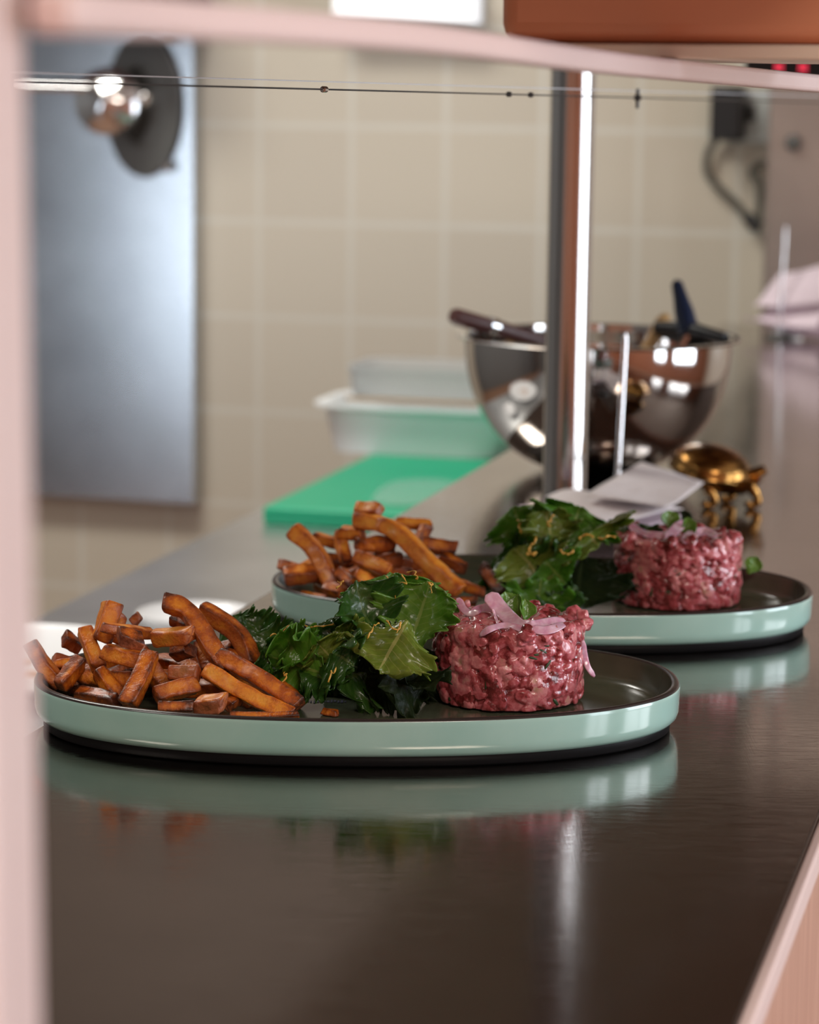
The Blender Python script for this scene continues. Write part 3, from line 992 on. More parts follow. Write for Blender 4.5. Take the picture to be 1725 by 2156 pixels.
C1 = plate_center(754, 1422)
R1 = math.radians(2.0)
C2 = plate_center(1139, 1226)
R2 = math.radians(-3.5)
pl1 = oval_plate(C1, R1, 'sage green oval plate nearest the camera, its blunt end before the second plate')
pl2 = oval_plate(C2, R2, 'sage green oval plate standing behind the first one, nearer the steel post')
D1 = (Vector((C1.x, C1.y, 0.03)) - CAM).dot(FWD)
D2 = (Vector((C2.x, C2.y, 0.03)) - CAM).dot(FWD)
ink = MB()
random.seed(8)
for k in range(12):
    p = onz(648 + 7.2 * k, 1477 + random.uniform(-1, 1), PF + 0.0002)
    ink.obox(p, Vector((random.uniform(0.0004, 0.0008), 0, 0)), Vector((0, random.uniform(0.0012, 0.003), 0)), Vector((0, 0, 0.0001)))
ink.build('printed_mark', M_INK, pl1)['label'] = 'small dark blue stamped mark'


# ------------------------------------------------------------------ fries
def fry(path, w, seed, skin=0.0, name='french_fry', brown=0.0):
    rnd = random.Random(seed)
    total = sum((path[i + 1] - path[i]).length for i in range(len(path) - 1))
    n = max(9, min(26, int(total / 0.003)))
    pts = spline(path, n)
    # slight natural bow
    if len(path) == 2 and total > 0.025:
        b = Vector((rnd.uniform(-1, 1), rnd.uniform(-1, 1), rnd.uniform(-1, 1))) * total * 0.06
        pts = [p + b * math.sin(PI * i / (n - 1)) for i, p in enumerate(pts)]
    PR = [(1, 0), (1, .45), (.985, .80), (.90, .90), (.80, .985), (.45, 1), (0, 1)]
    PR = PR[:-1]
    sec = []
    for q4 in range(4):
        for (x, y) in PR:
            for _ in range(q4):
                x, y = -y, x
            sec.append((x, y))
    K = len(sec)
    asp = rnd.uniform(0.72, 1.08)
    roll = rnd.uniform(0, PI / 2)
    tw = rnd.uniform(-0.35, 0.35)
    off = Vector((rnd.uniform(0, 50), rnd.uniform(0, 50), rnd.uniform(0, 50)))
    T0_ = (pts[1] - pts[0]).normalized()
    ref = T0_.orthogonal().normalized()
    V, br, sk = [], [], []
    rings = []
    # end caps: two shrunken rings at each end
    for i, p in enumerate(pts):
        tn = (pts[min(i + 1, n - 1)] - pts[max(i - 1, 0)]).normalized()
        rings.append((p, tn, 1.0, i / (n - 1)))
    s0, s1 = rings[0], rings[-1]
    cut0 = Vector((rnd.uniform(-.4, .4), rnd.uniform(-.4, .4), rnd.uniform(-.4, .4)))
    cut1 = Vector((rnd.uniform(-.4, .4), rnd.uniform(-.4, .4), rnd.uniform(-.4, .4)))
    capd = w * 0.08
    rings = [(s0[0] - s0[1] * capd, s0[1], 0.0, 0.0), (s0[0] - s0[1] * capd * 0.95, s0[1], 0.55, 0.0), (s0[0] - s0[1] * capd * 0.7, s0[1], 0.86, 0.0)] + rings + \
            [(s1[0] + s1[1] * capd * 0.7, s1[1], 0.86, 1.0), (s1[0] + s1[1] * capd * 0.95, s1[1], 0.55, 1.0), (s1[0] + s1[1] * capd, s1[1], 0.0, 1.0)]
    for (p, tn, sc, k) in rings:
        ref = (ref - tn * ref.dot(tn)).normalized()
        bn = tn.cross(ref)
        for j in range(K):
            a = math.atan2(sec[j][1], sec[j][0])
            rr = math.hypot(*sec[j])
            corner = 1.0 if rr > 1.2 else max(0.0, (rr - 1.0) / 0.4)
            aa = a + roll + tw * (k - 0.5)
            rad = 0.5 * w * rr * sc
            d = ref * math.cos(aa) * rad + bn * math.sin(aa) * rad * asp
            q = p + d
            if sc < 1.0 or k in (0.0, 1.0):
                cut = cut0 if k < 0.5 else cut1
                q = q + tn * (d.dot(cut) * 0.8)
            nz = noise.noise(q * 190 + off)
            nz2 = noise.noise(q * 520 + off)
            q = q + d.normalized() * (0.13 * w * nz + 0.08 * w * nz2) if sc > 0 else q
            V.append(q)
            end = max(0.0, 1 - min(k, 1 - k) * total / 0.007)
            br.append(max(0.0, min(1.2, 0.45 * end * (0.3 + 0.7 * (noise.noise(p * 60 + off) + 0.6)) + 0.42 * corner + brown)))
            side = 1.0 if (skin and 4 <= j <= 12) else 0.0
            sk.append(max(0.0, min(1.0, side * skin + (0.6 * skin if (k in (0.0, 1.0) and sc < 1) else 0.0))))
    F = []
    m = len(rings)
    for i in range(m - 1):
        for j in range(K):
            F.append((i * K + j, i * K + (j + 1) % K, (i + 1) * K + (j + 1) % K, (i + 1) * K + j))
    mb = MB().add(V, F, browning=br, skin=sk)
    return mb.build(name, M_FRY, angle=180, subsurf=1)


def place_fries(table, px, py, ppx, D, group, seed):
    """table rows: list of (x, y, depth offset) in a picture crop, width, skin, brown, label"""
    for i, (pts, w, skin, brown, lab) in enumerate(table):
        path = []
        wm = 0.9 * w / ppx / FPX * D
        for (x, y, dz) in pts:
            u, v = px + x / ppx, py + y / ppx
            p = at(u, v, D + dz)
            if p.z < PF + wm * 0.5:
                p = onz(u, v, PF + wm * 0.5)
            path.append(p)
        tag(fry(path, wm, seed + i, skin, brown=brown), lab, 'fries', group)


F1 = [
    ([(165, 455, .0), (235, 570, .0), (335, 680, .0)], 96, .15, .05, 'broad fry leaning out over the rim at the tip of the near plate'),
    ([(330, 690, -.02), (440, 560, -.012)], 96, .9, .15, 'short skin-on fry stub beside the fry that leans over the rim'),
    ([(355, 425, .03), (440, 480, .035)], 92, .6, .35, 'dark chunky fry end poking up behind the leaning rim fry'),
    ([(465, 385, .012), (510, 500, .004), (545, 600, -.002)], 92, .2, .0, 'knobbly golden fry standing just beside the upright pale fry'),
    ([(545, 610, -.01), (600, 680, -.014), (650, 745, -.016)], 90, .0, -.05, 'pale fry slanting down to the rim below the knobbly golden fry'),
    ([(622, 240, .012), (590, 340, .008), (560, 440, .004)], 118, .0, -.05, 'upright pale golden fry with a browned tip, near plate'),
    ([(652, 295, .03), (615, 440, .026)], 90, .0, .05, 'fry hidden close behind the upright browned-tip fry'),
    ([(560, 365, -.012), (690, 385, -.004), (830, 400, .012)], 70, .3, .2, 'brown fry lying level across the foot of the upright fry'),
    ([(655, 410, -.020), (775, 445, -.016)], 98, 1., .15, 'reddish skin-on fry chunk resting on the level brown fry'),
    ([(590, 500, -.010), (680, 530, -.018), (800, 540, -.018)], 106, .7, .12, 'crooked skin-on fry lying under the reddish chunk'),
    ([(825, 520, -.022), (775, 640, -.034), (705, 790, -.046)], 104, .0, -.02, 'thick fry dropping steeply to the front rim'),
    ([(725, 345, .035), (770, 305, .035)], 62, .5, .3, 'dark pointed fry tip between the upright fry and the bent one'),
    ([(850, 425, .0), (1045, 412, -.012)], 104, .35, .0, 'stubby square-ended fry tucked under the tall bent fry'),
    ([(960, 320, .016), (1040, 350, .012)], 84, .4, .3, 'dark fry stub supporting the head of the tall bent fry'),
    ([(905, 235, .0), (1010, 258, .0), (1090, 350, -.004), (1170, 480, -.012), (1260, 590, -.020)], 118, .1, .06, 'tall bent fry crowning the near pile, thickest of all'),
    ([(1215, 530, -.016), (1430, 650, -.030), (1645, 800, -.040)], 104, .0, .03, 'long straight fry running down from the bent fry to a dark tip'),
    ([(1110, 275, .02), (1270, 370, .016), (1350, 470, .012), (1392, 575, .006)], 108, .4, .08, 'arched fry on the salad side of the tall bent fry'),
    ([(1140, 608, -.030), (1370, 742, -.040), (1590, 850, -.046)], 104, .0, -.10, 'long pale golden fry lying in front, parallel to the dark-tipped one'),
    ([(945, 622, -.026), (1090, 622, -.030)], 92, .75, .0, 'blocky pinkish fry end facing out beneath the square-ended fry'),
    ([(860, 745, -.040), (960, 715, -.038), (1075, 690, -.030)], 100, .2, .04, 'short fry lying crossways under the blocky pinkish end'),
    ([(880, 812, -.050), (1060, 800, -.050)], 66, .0, .25, 'thin browned fry flat against the rim under the crossways short fry'),
    ([(1085, 800, -.046), (1230, 785, -.052)], 108, .9, -.05, 'glistening skin-on fry chunk at the front rim'),
    ([(1250, 800, -.044), (1310, 760, -.036)], 76, .6, .2, 'small curled skin piece beside the glistening chunk'),
    ([(1270, 850, -.055), (1640, 850, -.055)], 44, .0, .12, 'slim fry lying flat along the front rim'),
    ([(1400, 560, .03), (1610, 600, .025)], 84, .0, .3, 'dark fry reaching from the pile into the salad'),
    ([(1425, 620, .008), (1510, 640, .004)], 66, .2, .2, 'stubby fry under the dark one that reaches the salad'),
    ([(1545, 695, -.004), (1640, 790, -.016)], 84, .1, .1, 'blunt fry lying behind the dark tip of the long straight fry'),
    ([(1090, 455, .008), (1135, 600, -.004)], 76, .0, .1, 'fry standing in the gap below the tall bent fry'),
    ([(960, 510, .01), (1050, 490, .0)], 86, .8, .4, 'very dark skin-on stub under the square-ended fry'),
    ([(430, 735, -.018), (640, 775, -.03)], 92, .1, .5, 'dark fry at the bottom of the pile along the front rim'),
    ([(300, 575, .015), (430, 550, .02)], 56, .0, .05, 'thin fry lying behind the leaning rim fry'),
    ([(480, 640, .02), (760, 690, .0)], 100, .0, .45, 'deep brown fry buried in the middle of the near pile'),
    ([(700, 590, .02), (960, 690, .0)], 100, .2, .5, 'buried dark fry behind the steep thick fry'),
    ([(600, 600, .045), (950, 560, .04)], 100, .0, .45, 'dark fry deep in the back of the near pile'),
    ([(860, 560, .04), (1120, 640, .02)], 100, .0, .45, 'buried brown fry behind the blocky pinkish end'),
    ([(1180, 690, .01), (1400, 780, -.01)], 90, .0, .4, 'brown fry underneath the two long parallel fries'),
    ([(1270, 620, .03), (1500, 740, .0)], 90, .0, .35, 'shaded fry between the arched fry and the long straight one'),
    ([(1780, 830, .0), (1855, 842, -.008)], 46, .2, .1, 'small broken fry crumb lying alone on the bare plate'),
    ([(400, 620, .0), (330, 660, .02)], 80, .0, .35, 'shadowed fry under the leaning rim fry'),
]
def fill_fries(n, us, vs, ds, D, w, seed, label, group):
    rnd = random.Random(seed)
    for k in range(n):
        u, v, d = rnd.uniform(*us), rnd.uniform(*vs), D + rnd.uniform(*ds)
        c = at(u, v, d)
        an, ln, ti = rnd.uniform(0, PI), rnd.uniform(0.012, 0.026), rnd.uniform(-0.4, 0.4)
        h = Vector((math.cos(an), math.sin(an) * 0.6, ti)) * ln
        c.z = max(c.z, PF + w * 0.6 + abs(h.z))
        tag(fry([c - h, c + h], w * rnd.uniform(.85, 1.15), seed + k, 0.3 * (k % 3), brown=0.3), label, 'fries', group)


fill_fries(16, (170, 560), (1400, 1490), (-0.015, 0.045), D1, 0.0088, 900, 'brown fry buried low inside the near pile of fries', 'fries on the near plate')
place_fries(F1, 0, 1180, 2.614, D1, 'fries on the near plate', 100)

F2 = [
    ([(235, 350, .0), (390, 510, -.006), (500, 745, -.02)], 122, .0, .06, 'long fry leaning out at the blunt end of the far plate'),
    ([(185, 655, -.02), (365, 640, -.012)], 120, .4, -.02, 'fat short fry lying inside the rim of the far plate'),
    ([(370, 405, .03), (540, 450, .025)], 82, .0, .1, 'fry behind the long leaning fry of the far plate'),
    ([(650, 220, .012), (800, 228, .006)], 104, .6, -.02, 'square-ended fry topmost on the far plate'),
    ([(640, 290, .0), (880, 350, -.006), (1110, 560, -.016), (1315, 755, -.03)], 124, .12, .03, 'very long fry slanting down across the far pile'),
    ([(650, 450, -.006), (900, 450, -.002)], 112, .0, .02, 'fat fry lying level beneath the very long one'),
    ([(545, 370, .004), (690, 385, .0)], 96, .1, .12, 'blunt fry under the square-ended top fry'),
    ([(540, 380, .02), (580, 560, .01)], 90, .2, .35, 'dark fry standing behind the long leaning one'),
    ([(900, 310, .03), (1130, 325, .035)], 74, .0, -.08, 'pale fry lying along the back of the far pile'),
    ([(1060, 430, .025), (1105, 330, .03)], 88, .0, .0, 'short upright fry propping the pale one at the back'),
    ([(1080, 450, .01), (1290, 480, .016)], 104, .0, .03, 'fry pointing from the far pile towards the papers'),
    ([(650, 530, -.02), (860, 625, -.03)], 104, .0, .06, 'fry slanting below the level fat fry'),
    ([(1210, 530, .012), (1345, 610, .004)], 90, .6, .22, 'short skin-on fry catching a glint near the far salad'),
    ([(640, 650, -.04), (765, 725, -.045)], 94, .0, .1, 'stubby fry just above the near lettuce tip'),
    ([(540, 625, -.02), (620, 700, -.03)], 84, .0, .2, 'dim fry stub below the long leaning fry'),
    ([(1310, 705, -.015), (1480, 765, -.02)], 76, .1, .22, 'thin fry at the foot of the very long one'),
    ([(1470, 600, .0), (1590, 765, -.015)], 92, .0, .25, 'dark fry leaning against the far salad'),
    ([(290, 775, -.02), (450, 800, -.03)], 46, .1, .15, 'flat fry along the near rim of the far plate'),
    ([(450, 725, -.03), (545, 755, -.035)], 84, .0, .1, 'blunt fry at the foot of the leaning one'),
    ([(1250, 835, -.035), (1430, 815, -.035)], 66, .0, .2, 'small fry behind the pink onion of the near tartare'),
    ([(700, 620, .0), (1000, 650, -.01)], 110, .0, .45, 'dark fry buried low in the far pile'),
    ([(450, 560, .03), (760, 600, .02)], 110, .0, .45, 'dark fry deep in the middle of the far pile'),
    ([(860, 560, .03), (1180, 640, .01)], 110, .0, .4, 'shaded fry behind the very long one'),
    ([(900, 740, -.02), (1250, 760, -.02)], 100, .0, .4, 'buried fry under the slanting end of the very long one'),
]
fill_fries(14, (640, 940), (1180, 1260), (-0.015, 0.045), D2, 0.0088, 950, 'brown fry buried low inside the far pile of fries', 'fries on the far plate')
place_fries(F2, 540, 1000, 3.08, D2, 'fries on the far plate', 300)


# ------------------------------------------------------------------ salad
def leaf(base, tip, width, face=0.0, bend=0.15, cup=0.2, ruff=0.10, freq=4.0, lobes=0.16, teeth=13, seed=0, kind='m', name='lettuce_leaf', parent=None):
    rnd = random.Random(seed)
    base, tip = Vector(base), Vector(tip)
    Lv = tip - base
    ln = Lv.length
    T = Lv.normalized()
    N0 = -ray(862, 1300).normalized()
    N0 = (N0 - T * N0.dot(T)).normalized()
    Wv = T.cross(N0)
    Nn = N0 * math.cos(face) + Wv * math.sin(face)
    Wv = T.cross(Nn)
    nu, nv = 88, 30
    V, F, uv = [], [], []
    p1, p2, p3 = rnd.uniform(0, 6), rnd.uniform(0, 6), rnd.uniform(0, 6)
    for i in range(nu + 1):
        t = i / nu
        if t < 0.58:
            q_ = t / 0.58
            prof = 0.16 + 0.84 * (q_ * q_ * (3 - 2 * q_)) ** 0.8
        else:
            prof = max(0.06, 1 - ((t - 0.58) / 0.42) ** 2.4) ** 0.5
        for j in range(nv + 1):
            x = j / nv * 2 - 1
            ax = abs(x)
            sd_ = p1 if x < 0 else p2
            tooth = lobes * (1.1 * abs(math.sin(PI * 4.3 * t + sd_)) + 0.8 * abs(math.sin(PI * teeth * t + sd_ * 2)) - 0.8)
            half = 0.5 * width * prof * (1 + tooth * ax ** 2)
            env = min(1.0, 4 * t)
            r = ruff * width * env * (ax ** 3.0 * 1.15 * math.sin(2 * PI * freq * 0.62 * t + sd_) + 0.75 * ax ** 5 * math.sin(2 * PI * freq * 1.7 * t + sd_ * 1.7 + x))
            r += 0.35 * ruff * width * max(0, t - .6) / .4 * (1 - ax) * math.sin(5.5 * x + p3)
            r += 0.030 * width * noise.noise(Vector((x * 2.6 + p1, t * 4.2, p2))) + 0.014 * width * noise.noise(Vector((x * 7 + p1, t * 11, p2)))
            tipn = (1 - ax * ax) * 0.0
            zoff = bend * ln * t * t + cup * half * ax * ax + r + 0.05 * width * math.sin(4 * t + 2.2 * x + p3)
            # teeth also push the end of the leaf out and in
            endp = lobes * 0.55 * ln * max(0, t - 0.72) * (abs(math.sin(PI * 1.7 * (x + 1) + p3)) + 0.5 * abs(math.sin(PI * 4.2 * (x + 1) + p3)) - 0.4)
            p = base + T * (ln * t * (1 - 0.10 * ax * ax * t) + endp) + Wv * (x * half) + Nn * zoff
            V.append(p)
            uv.append((t, x))
    for i in range(nu):
        for j in range(nv):
            a = i * (nv + 1) + j
            F.append((a, a + 1, a + nv + 2, a + nv + 1))
    mb = MB().add(V, F)
    mb.uv = uv
    return mb.build(name, LEAF[kind], parent, angle=180, solid=0.00045)


def pt(u, v, dz, D, zmin=PF + 0.003):
    p = at(u, v, D + dz)
    if p.z < zmin:
        p = onz(u, v, zmin)
    return p


# rows: base (u, v, depth), tip (u, v, depth), width m, options, label   - pixel frame of the photograph
L1 = [
    ((832, 1345, .02), (826, 1206, .03), .050, dict(kind='m', face=.1, bend=-.1, cup=.3, ruff=.08), 'broad upright lettuce leaf highest in the near salad'),
    ((862, 1372, .0), (902, 1222, .008), .042, dict(kind='b', face=-.35, bend=-.05, cup=.45, ruff=.09), 'bright curly leaf standing between the top leaf and the tartare'),
    ((800, 1362, -.005), (742, 1236, .006), .036, dict(kind='d', face=.5, bend=.15, cup=.5, ruff=.11), 'dark glossy leaf folded towards the fries, beside the top leaf'),
    ((858, 1312, -.020), (800, 1400, -.040), .044, dict(kind='l', face=.2, bend=-.1, cup=-.15, ruff=.07), 'pale olive leaf hanging down in front with plain veins'),
    ((745, 1368, .010), (672, 1322, .014), .026, dict(kind='d', face=.3, bend=.2, ruff=.16, lobes=.24), 'frilly dark leaf reaching along the top of the salad'),
    ((690, 1392, .004), (585, 1346, .012), .027, dict(kind='m', face=-.2, bend=.1, ruff=.17, lobes=.26), 'frilly leaf in the middle of the bank beside the fries'),
    ((640, 1400, .016), (535, 1344, .024), .028, dict(kind='d', face=.2, bend=.1, ruff=.17, lobes=.28), 'frilly dark leaf leaning onto the arched fry'),
    ((560, 1376, .045), (472, 1308, .05), .028, dict(kind='d', face=.0, bend=.05, ruff=.15, lobes=.3), 'leaf tips sticking up behind the fries, farthest from the tartare'),
    ((590, 1366, .04), (512, 1308, .045), .022, dict(kind='d', face=.4, bend=.1, ruff=.16, lobes=.3), 'small leaf tip beside the farthest leaf tips'),
    ((700, 1420, -.015), (565, 1382, -.005), .042, dict(kind='m', face=-.5, bend=.0, ruff=.13, lobes=.22), 'leaf spilling low towards the long fry'),
    ((740, 1424, -.014), (630, 1404, -.010), .034, dict(kind='d', face=.6, bend=-.1, ruff=.10), 'dark leaf lying flat on the plate near the fry tips'),
    ((820, 1400, .0), (715, 1362, .004), .032, dict(kind='d', face=-.3, bend=.1, ruff=.14, lobes=.2), 'dark leaf in the heart of the near salad'),
    ((890, 1420, .0), (750, 1424, -.006), .040, dict(kind='p', face=.3, bend=.0, ruff=.06), 'nearly black purple leaf under the pale olive leaf'),
    ((900, 1365, .02), (835, 1436, .004), .048, dict(kind='p', face=-.3, bend=.0, ruff=.06), 'dark purple-green leaf in the shade beside the tartare'),
    ((895, 1410, .0), (866, 1452, -.022), .032, dict(kind='p', face=.5, bend=.1, ruff=.1), 'wet dark leaf touching the plate at the foot of the tartare'),
    ((870, 1340, .03), (780, 1305, .035), .036, dict(kind='d', face=.1, bend=.1, ruff=.12), 'shaded leaf behind the folded dark one'),
    ((650, 1398, -.012), (612, 1358, -.008), .022, dict(kind='m', face=.3, bend=.2, ruff=.2, lobes=.34), 'small curled leaf at the fry side of the frilly bank'),
    ((706, 1392, -.014), (672, 1352, -.012), .022, dict(kind='l', face=-.3, bend=.25, ruff=.2, lobes=.34), 'small yellowish curled leaf in the middle of the frilly bank'),
    ((610, 1410, -.004), (562, 1368, .002), .023, dict(kind='d', face=.1, bend=.2, ruff=.2, lobes=.34), 'small dark curled leaf just above the dark fry that reaches the salad'),
    ((745, 1400, -.022), (700, 1372, -.026), .030, dict(kind='d', face=-.2, bend=.1, ruff=.18, lobes=.3), 'small dark frilled leaf below the yellowish curled one'),
    ((900, 1440, -.005), (800, 1446, -.024), .042, dict(kind='p', face=.2, bend=.0, ruff=.09), 'dark wet leaf lying on the bare plate below the purple leaf'),
    ((770, 1412, .0), (715, 1440, -.018), .036, dict(kind='d', face=-.2, bend=.0, ruff=.1), 'dark leaf edge drooping onto the plate before the stamped mark'),
    ((800, 1430, .0), (690, 1385, .03), .050, dict(kind='d', face=-.5, bend=.0, ruff=.12), 'dark bottom leaf under the whole near salad'),
    ((770, 1372, -.006), (705, 1336, -.002), .024, dict(kind='l', face=.1, bend=.2, ruff=.14, lobes=.25), 'olive frilled leaf between the folded leaf and the frilly bank'),
]
for i, (b, t, w, kw_, lab) in enumerate(L1):
    tag(leaf(pt(*b, D1), pt(*t, D1), w, seed=500 + i, **kw_), lab, 'lettuce', 'salad leaves on the near plate')

L2 = [
    ((1120, 1160, .01), (1078, 1072, .012), .040, dict(kind='m', face=.2, bend=.1, ruff=.15, lobes=.26), 'frilly green leaf tip in front of the pink receipt'),
    ((1190, 1150, .0), (1222, 1066, .006), .050, dict(kind='m', face=-.1, bend=.0, ruff=.13, lobes=.22), 'bright curly leaf highest in the far salad'),
    ((1160, 1150, -.01), (1150, 1078, -.004), .034, dict(kind='l', face=.3, bend=.1, ruff=.15, lobes=.26), 'olive frilled leaf between the two high leaves of the far salad'),
    ((1150, 1240, -.02), (1086, 1150, -.012), .046, dict(kind='l', face=.3, bend=-.1, cup=.4, ruff=.06), 'smooth olive leaf curving over the dark fry'),
    ((1190, 1230, -.022), (1150, 1180, -.02), .040, dict(kind='m', face=-.2, bend=.0, cup=.4, ruff=.07), 'mid green leaf in the middle of the far salad'),
    ((1140, 1220, -.03), (1130, 1290, -.045), .036, dict(kind='m', face=.1, bend=-.1, ruff=.16, lobes=.26), 'frilly leaf hanging down to the far plate, above the cress'),
    ((1180, 1240, -.035), (1180, 1296, -.05), .026, dict(kind='d', face=.2, bend=-.1, ruff=.15, lobes=.25), 'small frilly leaf at the front rim of the far plate'),
    ((1225, 1170, .015), (1215, 1285, -.015), .055, dict(kind='p', face=-.1, bend=.1, ruff=.07), 'almost black leaf beside the far tartare'),
    ((1275, 1180, .025), (1255, 1275, .0), .045, dict(kind='p', face=.3, bend=.1, ruff=.07), 'dark purple leaf squeezed against the far tartare'),
    ((1300, 1150, .03), (1310, 1096, .035), .030, dict(kind='d', face=.1, bend=.0, ruff=.14, lobes=.25), 'dark leaf tip rising behind the far tartare'),
    ((1350, 1150, .035), (1345, 1104, .04), .024, dict(kind='d', face=-.3, bend=.0, ruff=.14, lobes=.25), 'tiny leaf tip behind the onion of the far tartare'),
    ((1260, 1150, -.01), (1240, 1120, -.012), .050, dict(kind='l', face=.1, bend=.2, ruff=.13, lobes=.2), 'yellowish frilled leaf along the top beside the far tartare'),
    ((1100, 1210, .0), (1040, 1180, .01), .040, dict(kind='d', face=.3, bend=.1, ruff=.1), 'dark leaf behind the leaning dark fry'),
    ((1210, 1255, -.01), (1100, 1230, .0), .060, dict(kind='d', face=-.2, bend=.0, ruff=.1), 'dark bottom leaf under the whole far salad'),
]
for i, (b, t, w, kw_, lab) in enumerate(L2):
    tag(leaf(pt(*b, D2), pt(*t, D2), w, seed=700 + i, **kw_), lab, 'lettuce', 'salad leaves on the far plate')


# zest shreds
def zest(pts, D, label, group, r=0.00042):
    P_ = [at(u, v, D + dz) for (u, v, dz) in pts]
    q = spline(P_, 26)
    sd_ = (P_[0].x * 977 + P_[0].z * 531) % 50
    q = [p + Vector((noise.noise(Vector((i * .13, sd_, 0))), noise.noise(Vector((i * .13, sd_, 7))), noise.noise(Vector((i * .13, sd_, 3))))) * 0.0034 for i, p in enumerate(q)]
    o = MB().tube(q, [r * 0.5] + [r * (0.8 + 0.35 * math.sin(i * .9 + sd_)) for i in range(24)] + [r * 0.4], 7).build('zest_shred', M_ZEST, angle=180)
    tag(o, label, 'zest', group)


G1, G2 = 'zest shreds on the near salad', 'zest shreds on the far salad'
Z1 = [
    ([(812, 1212, .012), (828, 1226, .004), (832, 1250, .004), (828, 1266, .008)], 'zest shred draped down the topmost near leaf'),
    ([(838, 1236, .004), (850, 1222, .002), (848, 1214, .004)], 'short pale zest shred stuck upright on the topmost leaf'),
    ([(860, 1204, .014), (872, 1212, .008), (886, 1216, .004)], 'curled zest shred on the rim of the bright curly leaf'),
    ([(566, 1348, .004), (572, 1342, .002), (592, 1338, .0), (604, 1318, .002)], 'long zest shred on the frilly bank beside the fries'),
    ([(650, 1318, .002), (664, 1313, .0), (686, 1320, -.002), (704, 1310, .0)], 'wavy zest shred along the top of the frilly bank'),
    ([(716, 1222, -.004), (720, 1232, -.006), (714, 1240, -.004)], 'zest curl at the tip of the folded dark leaf'),
    ([(772, 1344, -.038), (778, 1330, -.038), (790, 1316, -.036), (796, 1308, -.03)], 'zest shred above the pale hanging leaf'),
    ([(816, 1316, -.035), (828, 1322, -.036), (842, 1316, -.034), (838, 1330, -.036)], 'bent zest shred lying on the pale hanging leaf'),
    ([(690, 1436, -.036), (696, 1420, -.036), (710, 1404, -.034)], 'zest shred on the dark leaf low on the plate'),
    ([(598, 1438, -.030), (604, 1424, -.030), (606, 1420, -.028)], 'short zest shred beside the fry tips'),
    ([(640, 1312, .010), (650, 1320, .010), (664, 1326, .008)], 'thin zest shred rising behind the wavy one'),
    ([(900, 1224, -.004), (906, 1236, -.006), (908, 1246, -.004)], 'pale zest fleck on the edge of the bright curly leaf'),
]
for p_, lab in Z1:
    zest(p_, D1, lab, G1)
Z2 = [
    ([(1090, 1096, -.012), (1096, 1112, -.014), (1102, 1120, -.012)], 'zest shred on the frilly leaf before the pink receipt'),
    ([(1118, 1166, -.03), (1114, 1152, -.03), (1122, 1142, -.028), (1132, 1132, -.026)], 'long zest shred curling over the smooth olive leaf'),
    ([(1112, 1162, -.032), (1122, 1170, -.032), (1130, 1164, -.03)], 'hooked zest shred at the end of the long one'),
    ([(1180, 1156, -.035), (1192, 1166, -.036), (1206, 1160, -.034)], 'zest shred in the shaded middle of the far salad'),
    ([(1224, 1138, -.03), (1236, 1128, -.03), (1250, 1130, -.028)], 'yellow zest shred beside the far tartare'),
    ([(1262, 1134, -.03), (1276, 1126, -.03), (1292, 1130, -.028)], 'zest shred touching the side of the far tartare'),
    ([(1150, 1108, -.016), (1162, 1098, -.016), (1172, 1082, -.014)], 'straight zest shred on the olive frilled leaf'),
]
for p_, lab in Z2:
    zest(p_, D2, lab, G2, 0.0007)


# ------------------------------------------------------------------ steak tartare
def ico():
    import bmesh
    bm = bmesh.new()
    bmesh.ops.create_icosphere(bm, subdivisions=2, radius=1.0)
    v = [x.co.copy() for x in bm.verts]
    f = [tuple(y.index for y in x.verts) for x in bm.faces]
    bm.free()
    return v, f


IV, IF_ = ico()


